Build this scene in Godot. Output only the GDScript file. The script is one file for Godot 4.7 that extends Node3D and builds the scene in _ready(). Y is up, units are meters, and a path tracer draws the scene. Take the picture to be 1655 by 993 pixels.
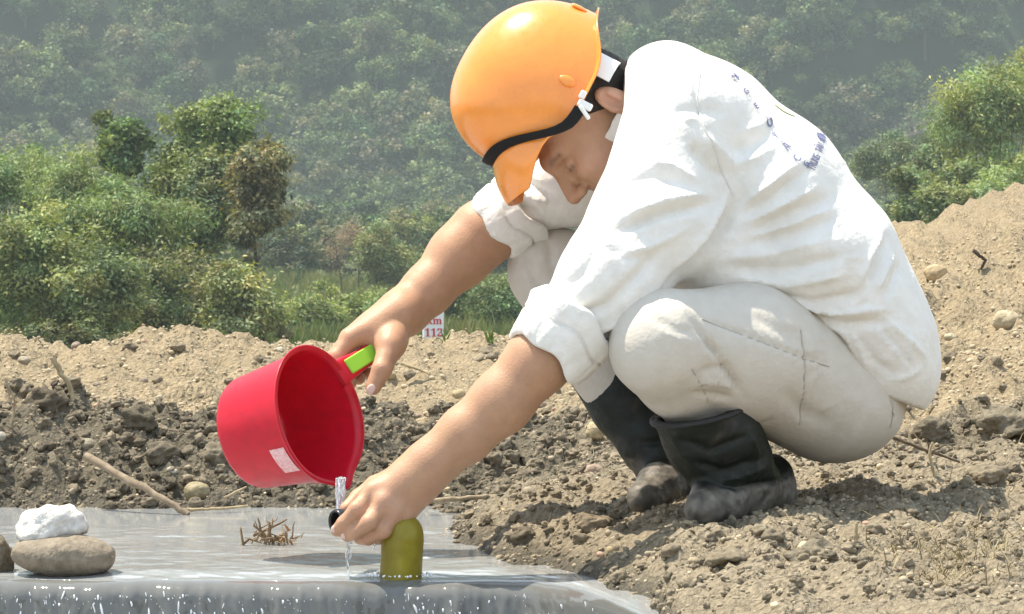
extends Node3D
# A man in an orange helmet crouching on a muddy bank, pouring water from a red dipper over his hand.
# Units are metres, y is up. W() gives the place seen at a spot of the reference frame at a chosen depth z.

const FOC := 5500.0
const CX := 827.5
const HY := 373.0
const CAM_H := 0.42
const CAM_D := 5.0
const WATER := -0.06

var rng := RandomNumberGenerator.new()
var taken := {}
var n_big := FastNoiseLite.new()
var n_mid := FastNoiseLite.new()
var n_clod := FastNoiseLite.new()
var n_clod2 := FastNoiseLite.new()
var n_fine := FastNoiseLite.new()
var t0 := 0

func W(px: float, py: float, z: float) -> Vector3:
	var s := (CAM_D - z) / FOC
	return Vector3((px - CX) * s, CAM_H - (py - HY) * s, z)

func RP(r: float, z: float) -> float:
	return r * (CAM_D - z) / FOC

func tick(what: String) -> void:
	print("%s %d ms" % [what, Time.get_ticks_msec() - t0])

# ---------------------------------------------------------------- mesh builder
class MB:
	var v := PackedVector3Array()
	var c := PackedColorArray()
	var ix := PackedInt32Array()
	var col := Color.WHITE

	func vert(p: Vector3) -> int:
		v.append(p)
		c.append(col)
		return v.size() - 1

	func tri(a: int, b: int, d: int) -> void:
		ix.append(a)
		ix.append(b)
		ix.append(d)

	func quad(a: int, b: int, d: int, e: int) -> void:
		tri(a, b, d)
		tri(a, d, e)

	# turn the triangles from number `first` so that the closed piece faces outward (clockwise from outside)
	func fix(first: int) -> void:
		var m := Vector3.ZERO
		for i in range(first, ix.size()):
			m += v[ix[i]]
		m /= maxf(1.0, ix.size() - first)
		var vol := 0.0
		for i in range(first, ix.size(), 3):
			var a := v[ix[i]] - m
			vol += a.dot((v[ix[i + 2]] - m).cross(v[ix[i + 1]] - m))
		if vol < 0.0:
			for i in range(first, ix.size(), 3):
				var s := ix[i + 1]
				ix[i + 1] = ix[i + 2]
				ix[i + 2] = s

	func tube(pts: PackedVector3Array, rad: PackedFloat32Array, sides := 10, flat := 1.0, side_dir := Vector3.ZERO, cap := true) -> void:
		var first := ix.size()
		var n := pts.size()
		var ref := Vector3.UP
		var rings := []
		for i in n:
			var t := (pts[mini(i + 1, n - 1)] - pts[maxi(i - 1, 0)]).normalized()
			if i == 0:
				ref = side_dir if side_dir != Vector3.ZERO else (Vector3.UP if absf(t.y) < 0.9 else Vector3.RIGHT)
			var x := (ref - t * ref.dot(t)).normalized()
			ref = x
			var y := t.cross(x)
			var ring := []
			for s in sides:
				var an := TAU * s / sides
				ring.append(vert(pts[i] + (x * cos(an) + y * sin(an) * flat) * rad[i]))
			rings.append(ring)
		for i in n - 1:
			for s in sides:
				var s2 := (s + 1) % sides
				quad(rings[i][s], rings[i][s2], rings[i + 1][s2], rings[i + 1][s])
		if cap:
			for e in [0, n - 1]:
				var cc := vert(pts[e])
				var ring2 := []
				for s in sides:
					ring2.append(vert(v[rings[e][s]]))
				for s in sides:
					if e == 0:
						tri(cc, ring2[(s + 1) % sides], ring2[s])
					else:
						tri(cc, ring2[s], ring2[(s + 1) % sides])
		fix(first)

	# closed or open profile of (radius, height) turned about the y axis of xf
	func lathe(xf: Transform3D, prof: PackedVector2Array, sides := 32) -> void:
		var first := ix.size()
		var rings := []
		for i in prof.size():
			var ring := []
			for s in sides:
				var an := TAU * s / sides
				var p := Vector3(prof[i].x * cos(an), prof[i].y, prof[i].x * sin(an))
				ring.append(vert(xf * p))
			rings.append(ring)
		for i in prof.size() - 1:
			for s in sides:
				var s2 := (s + 1) % sides
				quad(rings[i][s], rings[i][s2], rings[i + 1][s2], rings[i + 1][s])
		fix(first)

	func ball(xf: Transform3D, la := 8, lo := 12, bump: FastNoiseLite = null, amp := 0.0, bump2: FastNoiseLite = null) -> void:
		var first := ix.size()
		var rows := []
		for i in la + 1:
			var ring := []
			var th := PI * i / la
			for j in lo:
				var ph := TAU * j / lo
				var p := Vector3(sin(th) * cos(ph), cos(th), sin(th) * sin(ph))
				if bump:
					p *= 1.0 + amp * bump.get_noise_3dv(p) + (amp * 0.6 * bump2.get_noise_3dv(p) if bump2 else 0.0)
				ring.append(vert(xf * p))
			rows.append(ring)
		for i in la:
			for j in lo:
				quad(rows[i][j], rows[i][(j + 1) % lo], rows[i + 1][(j + 1) % lo], rows[i + 1][j])
		fix(first)

	# box with chamfered edges
	func box(xf: Transform3D, size: Vector3, ch := 0.003) -> void:
		var first := ix.size()
		var h := size * 0.5
		for ax in 3:
			for sg in [-1.0, 1.0]:
				var u := (ax + 1) % 3
				var w := (ax + 2) % 3
				var q := []
				for k in 4:
					var p := Vector3.ZERO
					p[ax] = h[ax] * sg
					p[u] = (h[u] - ch) * [-1, 1, 1, -1][k]
					p[w] = (h[w] - ch) * [-1, -1, 1, 1][k]
					q.append(vert(xf * p))
				if sg < 0:
					quad(q[0], q[1], q[2], q[3])
				else:
					quad(q[3], q[2], q[1], q[0])
		# edges
		for ax in 3:
			var u := (ax + 1) % 3
			var w := (ax + 2) % 3
			for su in [-1.0, 1.0]:
				for sw in [-1.0, 1.0]:
					var q := []
					for k in 4:
						var p := Vector3.ZERO
						p[ax] = (h[ax] - ch) * [-1, 1, 1, -1][k]
						p[u] = (h[u] if k < 2 else h[u] - ch) * su
						p[w] = (h[w] - ch if k < 2 else h[w]) * sw
						q.append(vert(xf * p))
					if su * sw > 0:
						quad(q[3], q[2], q[1], q[0])
					else:
						quad(q[0], q[1], q[2], q[3])
		for sx in [-1.0, 1.0]:
			for sy in [-1.0, 1.0]:
				for sz in [-1.0, 1.0]:
					var a := vert(xf * Vector3(h.x * sx, (h.y - ch) * sy, (h.z - ch) * sz))
					var b := vert(xf * Vector3((h.x - ch) * sx, h.y * sy, (h.z - ch) * sz))
					var d := vert(xf * Vector3((h.x - ch) * sx, (h.y - ch) * sy, h.z * sz))
					if sx * sy * sz > 0:
						tri(a, d, b)
					else:
						tri(a, b, d)

	func normals() -> PackedVector3Array:
		var n := PackedVector3Array()
		n.resize(v.size())
		for i in range(0, ix.size(), 3):
			var a := ix[i]
			var b := ix[i + 1]
			var d := ix[i + 2]
			var f := (v[d] - v[a]).cross(v[b] - v[a])
			n[a] += f
			n[b] += f
			n[d] += f
		for i in n.size():
			n[i] = n[i].normalized() if n[i].length_squared() > 1e-24 else Vector3.UP
		return n

	func mesh(move := Vector3.ZERO) -> ArrayMesh:
		var m := ArrayMesh.new()
		var arr := []
		arr.resize(Mesh.ARRAY_MAX)
		arr[Mesh.ARRAY_NORMAL] = normals()
		if move != Vector3.ZERO:
			for i in v.size():
				v[i] += move
		arr[Mesh.ARRAY_VERTEX] = v
		arr[Mesh.ARRAY_COLOR] = c
		arr[Mesh.ARRAY_INDEX] = ix
		m.add_surface_from_arrays(Mesh.PRIMITIVE_TRIANGLES, arr)
		return m

# ---------------------------------------------------------------- distance fields
class Field:
	var t := PackedByteArray()
	var a := PackedVector3Array()
	var ba := PackedVector3Array()
	var inv := PackedFloat32Array()
	var r0 := PackedFloat32Array()
	var dr := PackedFloat32Array()
	var zs := PackedFloat32Array()
	var k := PackedFloat32Array()
	var sub := PackedByteArray()
	var bas: Array[Basis] = []
	var er := PackedVector3Array()
	var every := PackedInt32Array()

	func _add(kind: int, pa: Vector3, pb: Vector3, ra: float, rb: float, z: float, kk: float, s: bool, bb := Basis(), e := Vector3.ONE) -> void:
		every.append(t.size())
		t.append(kind)
		var sa := Vector3(pa.x, pa.y, pa.z * z)
		var sb := Vector3(pb.x, pb.y, pb.z * z)
		a.append(sa)
		ba.append(sb - sa if kind == 0 else pb)
		inv.append(1.0 / maxf((sb - sa).length_squared(), 1e-9))
		r0.append(ra)
		dr.append(rb - ra)
		zs.append(z)
		k.append(kk)
		sub.append(1 if s else 0)
		bas.append(bb)
		er.append(e)

	func cap(pa: Vector3, pb: Vector3, ra: float, rb: float, kk := 0.02, z := 1.0, s := false) -> void:
		_add(0, pa, pb, ra, rb, z, kk, s)

	func ell(at_: Vector3, bb: Basis, e: Vector3, kk := 0.02, s := false) -> void:
		_add(1, at_, at_, 0, 0, 1.0, kk, s, bb, e)

	func plane_cut(at_: Vector3, n: Vector3, kk := 0.001) -> void:   # removes the side n points to
		_add(2, at_, n.normalized(), 0, 0, 1.0, kk, true)

	func at(p: Vector3, ids: PackedInt32Array) -> float:
		var d := 10.0
		for i in ids:
			var di := 0.0
			var ty := t[i]
			if ty == 0:
				var q := Vector3(p.x, p.y, p.z * zs[i]) - a[i]
				var b := ba[i]
				var h := clampf(q.dot(b) * inv[i], 0.0, 1.0)
				di = (q - b * h).length() - r0[i] - dr[i] * h
			elif ty == 1:
				var q := (p - a[i]) * bas[i]
				var e := er[i]
				var w := q / e
				var k0 := w.length()
				di = k0 * (k0 - 1.0) / maxf((w / e).length(), 1e-6)
			else:
				di = -(p - a[i]).dot(ba[i])
			var kk := k[i]
			if sub[i]:
				var h2 := maxf(kk - absf(d + di), 0.0) / kk
				d = maxf(d, -di) + h2 * h2 * kk * 0.25
			else:
				var h3 := maxf(kk - absf(d - di), 0.0) / kk
				d = minf(d, di) - h3 * h3 * kk * 0.25
		return d

	func near(p: Vector3, reach: float) -> PackedInt32Array:
		var out := PackedInt32Array()
		var one := PackedInt32Array([0])
		for i in t.size():
			if sub[i]:
				out.append(i)
				continue
			one[0] = i
			if at(p, one) < reach + k[i]:
				out.append(i)
		return out

	# surface nets: one vertex in each cell the surface crosses, one quad round each crossed edge
	func nets(lo: Vector3, hi: Vector3, cell: float, mb: MB) -> void:
		var nx := int(ceil((hi.x - lo.x) / cell)) + 2
		var ny := int(ceil((hi.y - lo.y) / cell)) + 2
		var nz := int(ceil((hi.z - lo.z) / cell)) + 2
		var sy := nx
		var sz := nx * ny
		var val := PackedFloat32Array()
		val.resize(nx * ny * nz)
		val.fill(99.0)
		var vid := PackedInt32Array()
		vid.resize(nx * ny * nz)
		vid.fill(-1)
		var N := 6
		var rad := cell * N * 0.8661
		var blocks := []
		for bk in range(0, nz - 1, N):
			for bj in range(0, ny - 1, N):
				for bi in range(0, nx - 1, N):
					var c := lo + Vector3(bi + N * 0.5, bj + N * 0.5, bk + N * 0.5) * cell
					var d := at(c, every)
					if absf(d) > rad * 1.7 + cell:
						continue
					var ids := near(c, absf(d) + rad * 2.2)
					blocks.append(Vector3i(bi, bj, bk))
					for kk in range(bk, mini(bk + N + 1, nz)):
						for j in range(bj, mini(bj + N + 1, ny)):
							var row := kk * sz + j * sy
							for i in range(bi, mini(bi + N + 1, nx)):
								if val[row + i] == 99.0:
									val[row + i] = at(lo + Vector3(i, j, kk) * cell, ids)
		var off := PackedInt32Array([0, 1, sy, sy + 1, sz, sz + 1, sz + sy, sz + sy + 1])
		var ea := PackedInt32Array([0, 2, 4, 6, 0, 1, 4, 5, 0, 1, 2, 3])
		var eb := PackedInt32Array([1, 3, 5, 7, 2, 3, 6, 7, 4, 5, 6, 7])
		var cv := PackedVector3Array()
		for q in 8:
			cv.append(Vector3(q & 1, (q >> 1) & 1, q >> 2))
		var g := PackedFloat32Array()
		g.resize(8)
		for b: Vector3i in blocks:
			for kk in range(b.z, mini(b.z + N, nz - 1)):
				for j in range(b.y, mini(b.y + N, ny - 1)):
					for i in range(b.x, mini(b.x + N, nx - 1)):
						var o := kk * sz + j * sy + i
						var m := 0
						for q in 8:
							var f := val[o + off[q]]
							g[q] = f
							if f < 0.0:
								m += 1
						if m == 0 or m == 8:
							continue
						var s := Vector3.ZERO
						var cnt := 0
						for e in 12:
							var u := g[ea[e]]
							var w := g[eb[e]]
							if (u < 0.0) != (w < 0.0):
								s += cv[ea[e]].lerp(cv[eb[e]], u / (u - w))
								cnt += 1
						vid[o] = mb.vert(lo + (Vector3(i, j, kk) + s / cnt) * cell)
		for b: Vector3i in blocks:
			for kk in range(maxi(b.z, 1), mini(b.z + N, nz - 1)):
				for j in range(maxi(b.y, 1), mini(b.y + N, ny - 1)):
					for i in range(maxi(b.x, 1), mini(b.x + N, nx - 1)):
						var o := kk * sz + j * sy + i
						var f0 := val[o] < 0.0
						for ax in 3:
							var st: int = [1, sy, sz][ax]
							if (val[o + st] < 0.0) == f0:
								continue
							var d1: int = [sy, sz, 1][ax]
							var d2: int = [sz, 1, sy][ax]
							var qa := vid[o - d1 - d2]
							var qb := vid[o - d2]
							var qc := vid[o]
							var qd := vid[o - d1]
							if qa < 0 or qb < 0 or qc < 0 or qd < 0:
								continue
							if f0:
								mb.quad(qa, qd, qc, qb)
							else:
								mb.quad(qa, qb, qc, qd)

# ---------------------------------------------------------------- names, things, parts
func numbered(called: String) -> String:
	var n: int = taken.get(called, 0)
	taken[called] = n + 1
	return called if n == 0 else "%s_%03d" % [called, n]

func tag(o: Node3D, label: String, category: String, group := "", kind := "") -> Node3D:
	if label: o.set_meta("label", label)
	if category: o.set_meta("category", category)
	if group: o.set_meta("group", group)
	if kind: o.set_meta("kind", kind)
	return o

func thing(called: String, label: String, category: String, at_: Vector3, group := "") -> Node3D:
	var o := Node3D.new()
	o.name = numbered(called)
	add_child(o)
	o.position = at_
	return tag(o, label, category, group)

# a mesh in world coordinates, put under a thing (or at top level)
func part(called: String, mb: MB, mat: Material, parent: Node3D = null, at_ := Vector3.ZERO) -> MeshInstance3D:
	var o := MeshInstance3D.new()
	var base := at_
	if parent:
		var q: Node = parent
		base = Vector3.ZERO
		while q != self and q is Node3D:
			base += q.position
			q = q.get_parent()
	o.mesh = mb.mesh(-base)
	o.material_override = mat
	if parent:
		o.name = called
		parent.add_child(o, true)
	else:
		o.name = numbered(called)
		add_child(o)
		o.position = at_
	return o

func noise(kind: int, freq: float, s: int, oct := 3) -> FastNoiseLite:
	var n := FastNoiseLite.new()
	n.noise_type = kind
	n.frequency = freq
	n.seed = s
	n.fractal_octaves = oct
	n.fractal_type = FastNoiseLite.FRACTAL_FBM if oct > 1 else FastNoiseLite.FRACTAL_NONE
	return n

func noise_tex(freq: float, s: int, lo: Color, hi: Color, oct := 5, size := 512, kind := FastNoiseLite.TYPE_SIMPLEX_SMOOTH) -> NoiseTexture2D:
	var t := NoiseTexture2D.new()
	t.width = size
	t.height = size
	t.seamless = true
	t.noise = noise(kind, freq, s, oct)
	var g := Gradient.new()
	g.set_color(0, lo)
	g.set_color(1, hi)
	t.color_ramp = g
	return t

func mat(c: Color, rough := 0.8, spec := 0.5) -> StandardMaterial3D:   # c is a linear base colour
	var m := StandardMaterial3D.new()
	m.albedo_color = c.linear_to_srgb()
	m.roughness = rough
	m.metallic_specular = spec
	m.vertex_color_use_as_albedo = true
	return m

func tri_map(m: StandardMaterial3D, scale: float) -> void:
	m.uv1_triplanar = true
	m.uv1_world_triplanar = true
	m.uv1_scale = Vector3.ONE * scale

# ---------------------------------------------------------------- the scene
func _ready() -> void:
	t0 = Time.get_ticks_msec()
	# camera: a long lens held low
	var cam := Camera3D.new()
	cam.name = "camera"
	cam.projection = Camera3D.PROJECTION_FRUSTUM
	cam.near = 0.1
	cam.far = 1500.0
	cam.size = 2.0 * cam.near * 496.5 / FOC
	cam.frustum_offset = Vector2(0.0, -(496.5 - HY) / FOC * cam.near)
	cam.position = Vector3(0, CAM_H, CAM_D)
	var lens := CameraAttributesPhysical.new()
	lens.frustum_near = 0.1
	lens.frustum_far = 1500.0
	lens.frustum_focal_length = 35.0
	lens.frustum_focus_distance = 4.9
	lens.exposure_aperture = 19.0
	cam.attributes = lens
	add_child(cam)
	# sky, haze, exposure
	var env := Environment.new()
	env.background_mode = Environment.BG_SKY
	var sky := Sky.new()
	var sm := ProceduralSkyMaterial.new()
	sm.sky_top_color = Color(0.68, 0.75, 0.83)
	sm.sky_horizon_color = Color(0.90, 0.91, 0.91)
	sm.sky_curve = 0.18
	sm.ground_bottom_color = Color(0.35, 0.33, 0.28)
	sm.ground_horizon_color = Color(0.75, 0.77, 0.78)
	sm.sky_energy_multiplier = 1.05
	sky.sky_material = sm
	env.sky = sky
	env.tonemap_mode = Environment.TONE_MAPPER_LINEAR
	env.tonemap_exposure = 1.8
	env.fog_enabled = true
	env.fog_density = 0.00043
	env.fog_light_color = Color(0.835, 0.895, 0.895)
	env.sdfgi_enabled = true
	env.ssao_enabled = true
	env.ssil_enabled = true
	var we := WorldEnvironment.new()
	we.name = "world_environment"
	we.environment = env
	add_child(we)
	# sun: nearly overhead, from the left and a little behind
	var sun := DirectionalLight3D.new()
	sun.name = "sun"
	sun.light_energy = 1.55
	sun.light_color = Color(1.0, 0.96, 0.89)
	sun.light_angular_distance = 0.5
	sun.shadow_enabled = true
	add_child(sun)
	sun.look_at_from_position(Vector3(-0.38, 1.0, -0.17) * 20.0, Vector3.ZERO)

	rng.seed = 11
	n_big = noise(FastNoiseLite.TYPE_SIMPLEX_SMOOTH, 1.0, 3, 3)
	n_mid = noise(FastNoiseLite.TYPE_SIMPLEX_SMOOTH, 1.0, 7, 3)
	n_clod = noise(FastNoiseLite.TYPE_CELLULAR, 10.0, 21, 1)
	n_clod2 = noise(FastNoiseLite.TYPE_CELLULAR, 29.0, 22, 1)
	for n in [n_clod, n_clod2]:
		n.cellular_return_type = FastNoiseLite.RETURN_DISTANCE
		n.cellular_distance_function = FastNoiseLite.DISTANCE_EUCLIDEAN
	n_fine = noise(FastNoiseLite.TYPE_SIMPLEX_SMOOTH, 70.0, 9, 4)
	cloth_n = noise(FastNoiseLite.TYPE_SIMPLEX_SMOOTH, 1.0, 17, 3)

	ready_profile()
	build_ground()
	tick("ground")
	build_water()
	tick("water")
	build_vegetation()
	tick("vegetation")
	build_person()
	build_helmet()
	build_dipper()
	build_bottles()
	tick("person done")
	build_small_things()
	tick("all")

# ---------------------------------------------------------------- the ground
const ZK := [0.8, 0.45, 0.25, 0.0, -0.3, -0.6, -0.9, -1.15, -1.5, -2.0, -3.0, -5.0, -8.0]
const CK := [-300, 0, 100, 270, 400, 560, 700, 850, 1000, 1100, 1250, 1460, 1655, 2000]
const PY := [
	[1381, 1303, 1010, 978, 944, 913, 835, 735, 672, 606, 560, 610, 700],
	[1381, 1303, 1010, 978, 944, 913, 835, 720, 668, 600, 553, 610, 700],
	[1381, 1303, 1010, 978, 944, 913, 833, 700, 655, 612, 579, 630, 700],
	[1381, 1303, 1010, 978, 944, 913, 833, 738, 690, 604, 543, 630, 700],
	[1381, 1303, 1010, 978, 944, 913, 835, 745, 680, 612, 566, 640, 700],
	[1381, 1303, 1010, 978, 944, 913, 835, 748, 690, 620, 570, 640, 700],
	[1381, 1303, 1010, 978, 884, 865, 835, 745, 690, 616, 559, 640, 700],
	[1381, 1303, 985, 880, 830, 806, 816, 742, 690, 615, 558, 640, 700],
	[1150, 960, 905, 862, 818, 788, 770, 725, 670, 608, 553, 640, 700],
	[985, 905, 868, 836, 812, 786, 762, 735, 690, 630, 556, 600, 660],
	[940, 880, 852, 831, 806, 780, 752, 722, 690, 640, 555, 470, 520],
	[930, 878, 852, 827, 800, 768, 735, 690, 640, 570, 462, 385, 430],
	[930, 880, 850, 826, 795, 760, 715, 660, 600, 530, 420, 322, 370],
	[930, 880, 850, 822, 785, 745, 690, 630, 560, 480, 360, 240, 290]]

var ck := PackedFloat32Array()
var zk := PackedFloat32Array()
var yk := PackedFloat32Array()     # heights at the knots, column by column

func ready_profile() -> void:
	ck = PackedFloat32Array(CK)
	zk = PackedFloat32Array(ZK)
	for i in CK.size():
		for j in ZK.size():
			yk.append(CAM_H - (float(PY[i][j]) - HY) * (CAM_D - zk[j]) / FOC)

func base_height(x: float, z: float) -> float:
	var zc := clampf(z, -8.0, 0.8)
	var c := CX + FOC * x / (CAM_D - zc)
	var i := 0
	while i < 11 and zc < zk[i + 1]:
		i += 1
	var f := (zk[i] - zc) / (zk[i] - zk[i + 1])
	var j := 0
	while j < 12 and c > ck[j + 1]:
		j += 1
	var g := clampf((c - ck[j]) / (ck[j + 1] - ck[j]), 0.0, 1.0)
	g = g * g * (3.0 - 2.0 * g)
	var o := j * 13 + i
	var h := lerpf(lerpf(yk[o], yk[o + 13], g), lerpf(yk[o + 1], yk[o + 14], g), f)
	if z < -8.0:
		var d := -z
		h = lerpf(h, valley(x, z), smoothstep(8.0, 34.0, d))
	return h

func valley(x: float, z: float) -> float:
	var d := -z
	var h := -3.1 + 0.25 * n_big.get_noise_2d(x * 0.3, z * 0.3)
	if d > 150.0:
		h += (minf(d, 430.0) - 150.0) * 0.018
	if d > 430.0:
		h += (d - 430.0) * (0.40 + 0.10 * n_big.get_noise_2d(x * 0.06 + 40.0, z * 0.05))
		h += 17.0 * n_big.get_noise_2d(x * 0.026 + z * 0.016, z * 0.014 - x * 0.009 + 9.0) * smoothstep(430.0, 480.0, d)
	return h

# 1 on wet dark mud, 0 on dry sand
func wetness(x: float, z: float) -> float:
	var c := CX + FOC * x / (CAM_D - clampf(z, -8.0, 0.8))
	var lim := lerpf(-1.42, -1.0, smoothstep(880.0, 1300.0, c)) + 0.22 * n_mid.get_noise_2d(x * 5.0, z * 4.0) + 0.10 * n_mid.get_noise_2d(x * 17.0, z * 12.0)
	var far := smoothstep(lim - 0.06, lim + 0.05, z)
	return far

func ground(x: float, z: float, fine := true) -> float:
	var h := base_height(x, z)
	if z < -12.0 or not fine:
		return h
	var wet := wetness(x, z)
	var c := CX + FOC * x / (CAM_D - clampf(z, -8.0, 0.8))
	var bank := wet * smoothstep(-0.72, -0.95, z) * (1.0 - 0.35 * smoothstep(900.0, 1250.0, c))
	var land := smoothstep(-0.10, -0.03, h)
	var wx := x + 0.02 * n_mid.get_noise_2d(x * 30.0, z * 30.0)
	var wz := z + 0.02 * n_mid.get_noise_2d(x * 30.0 + 77.0, z * 30.0)
	var cl := 0.5 - n_clod.get_noise_2d(wx, wz) * 0.5      # rounded clods, 0..1
	var c2 := 0.5 - n_clod2.get_noise_2d(wx, wz) * 0.5
	var big := n_big.get_noise_2d(x * 7.0, z * 7.0)
	h += big * lerpf(lerpf(0.030, 0.055, smoothstep(-1.5, -2.6, z)), 0.040, bank) * land
	if c > 1250.0 and z < -0.6:
		h += 0.055 * smoothstep(1300.0, 1500.0, c) * smoothstep(-0.6, -1.4, z) * (0.35 - absf(n_mid.get_noise_2d(x * 5.0 + 50.0, z * 4.0)))
	h += (cl - 0.45) * lerpf(0.040, 0.090, bank) * lerpf(0.25, 1.0, land) * lerpf(0.5 + 1.1 * smoothstep(1250.0, 1500.0, c), 1.0, wet)
	h += (c2 - 0.45) * lerpf(0.010, 0.030, bank) * lerpf(0.3, 1.0, land) * lerpf(0.75, 1.0, wet)
	h += n_fine.get_noise_2d(x, z) * lerpf(0.0035, 0.006, wet) * lerpf(0.3, 1.0, land)
	# trodden flat under the boots
	var foot := exp(-(pow((x - 0.30) / 0.13, 2.0) + pow((z - 0.1) / 0.26, 2.0)))
	h = lerpf(h, base_height(x, z) + 0.017, 0.6 * foot)
	return h

func ground_at(px: float, py: float, z_from := 0.7) -> Vector3:
	var z := z_from
	while z > -7.5:
		var p := W(px, py, z)
		if p.y <= ground(p.x, p.z):
			return p
		z -= 0.012
	return W(px, py, -3.0)

func axis_lines(lo: float, a: float, b: float, hi: float, step: float, grow: float) -> PackedFloat32Array:
	var out := PackedFloat32Array()
	var s := step
	var q := a
	while q > lo:
		s *= grow
		q -= s
		out.insert(0, q)
	q = a
	while q < b:
		out.append(q)
		q += step
	s = step
	while q < hi:
		out.append(q)
		s *= grow
		q += s
	return out

func build_ground() -> void:
	var xs := axis_lines(-170.0, -1.02, 1.02, 170.0, 0.0085, 1.055)
	var zs := axis_lines(-440.0, -1.75, 1.2, 14.0, 0.0085, 1.026)
	var mb := MB.new()
	var w := xs.size()
	var sand := Color(0.48, 0.385, 0.25)
	var tan2 := Color(0.41, 0.33, 0.215)
	var mud := Color(0.19, 0.165, 0.12)
	var mid := Color(0.385, 0.325, 0.23)
	var grass := Color(0.10, 0.15, 0.05)
	for z in zs:
		for x in xs:
			var h := ground(x, z)
			var wet := wetness(x, z) if z > -12.0 else 0.0
			var col := sand.lerp(tan2, clampf(0.5 + 1.2 * n_big.get_noise_2d(x * 3.0, z * 3.0), 0.0, 1.0))
			if wet > 0.0:
				var c := CX + FOC * x / (CAM_D - clampf(z, -8.0, 0.8))
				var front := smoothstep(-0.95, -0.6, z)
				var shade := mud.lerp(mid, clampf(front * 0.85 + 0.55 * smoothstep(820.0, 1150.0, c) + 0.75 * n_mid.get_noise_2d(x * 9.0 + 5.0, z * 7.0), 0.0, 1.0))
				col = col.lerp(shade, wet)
				col = col.lerp(Color(0.15, 0.135, 0.105), smoothstep(WATER + 0.035, WATER + 0.004, h))
			if z < -8.0:
				col = col.lerp(grass.lerp(Color(0.2, 0.2, 0.08), 0.5 + 0.5 * n_big.get_noise_2d(x * 0.5, z * 0.5)), smoothstep(9.0, 16.0, -z))
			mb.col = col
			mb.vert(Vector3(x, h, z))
	for j in zs.size() - 1:
		for i in w - 1:
			var a := j * w + i
			mb.quad(a, a + w, a + w + 1, a + 1)
	if mb.normals()[10].y < 0.0:
		for i in range(0, mb.ix.size(), 3):
			var s := mb.ix[i + 1]
			mb.ix[i + 1] = mb.ix[i + 2]
			mb.ix[i + 2] = s
	var m := mat(Color.WHITE, 0.9, 0.35)
	m.albedo_texture = noise_tex(0.03, 5, Color(0.58, 0.57, 0.55), Color(1, 1, 1), 6, 1024)
	m.heightmap_enabled = true
	m.heightmap_scale = 0.9
	m.heightmap_texture = noise_tex(0.025, 8, Color.BLACK, Color.WHITE, 6, 1024)
	tri_map(m, 3.1)
	tag(part("ground", mb, m), "sandy and muddy ground with berm, bank and mound", "ground", "", "structure")

	# the hill behind the valley
	var hb := MB.new()
	var hx := PackedFloat32Array()
	for i in 71: hx.append(-350.0 + i * 10.0)
	var hz := PackedFloat32Array()
	for i in 46: hz.append(-425.0 - i * 10.0)
	hb.col = Color(0.022, 0.03, 0.016)
	for z in hz:
		for x in hx:
			hb.vert(Vector3(x, valley(x, z) - 0.3 + (-4.0 if z > -430.0 else 0.0), z))
	for j in hz.size() - 1:
		for i in hx.size() - 1:
			var a := j * hx.size() + i
			hb.quad(a, a + 1, a + hx.size() + 1, a + hx.size())
	var hm := mat(Color.WHITE, 0.95, 0.2)
	tag(part("hill", hb, hm), "steep forest covered hillside far behind the valley", "hill", "", "structure")

# ---------------------------------------------------------------- water
func ripple(x: float, z: float) -> float:
	var calm := smoothstep(-0.50, -0.56, z + 0.02 * n_mid.get_noise_2d(x * 6.0, 3.0))
	var r := 0.0006 * n_fine.get_noise_2d(x * 0.4, z * 0.55) + 0.0005 * n_mid.get_noise_2d(x * 17.0 + z * 9.0, z * 17.0) + 0.0019 * n_mid.get_noise_2d(x * 4.0 + 3.0 + z, z * 5.0)
	return r * (1.0 - 0.93 * calm)

func last_lip(x: float) -> float:    # where the water turns over the drop
	return 0.295 + 0.08 * smoothstep(0.0, 0.10, x) + 0.45 * smoothstep(0.07, 0.21, x) + 0.012 * n_mid.get_noise_2d(x * 5.0, 31.0) + 0.005 * n_mid.get_noise_2d(x * 19.0, 12.0)

# the sheet turning over the drop: q counts steps of about 3 mm along the flow
func fall_point(x: float, q: float) -> Vector3:
	var z0 := last_lip(x)
	var an := minf(q / 14.0, 1.0) * 1.50
	var fall := maxf(0.0, q - 14.0) * 0.0048
	var grow := smoothstep(2.0, 26.0, q)
	var rough := 0.0050 * n_mid.get_noise_2d(x * 38.0, q * 0.055) + 0.0030 * n_mid.get_noise_2d(x * 95.0 + 7.0, q * 0.12) + 0.0016 * n_mid.get_noise_2d(x * 210.0, q * 0.30)
	var p := Vector3(x, WATER + ripple(x, 0.30) - 0.0038 - 0.028 * (1.0 - cos(an)) - fall, z0 + 0.034 * sin(an) + fall * 0.16)
	return p + Vector3(0, sin(PI * 0.5 - an), sin(an)) * (rough * grow)

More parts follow.
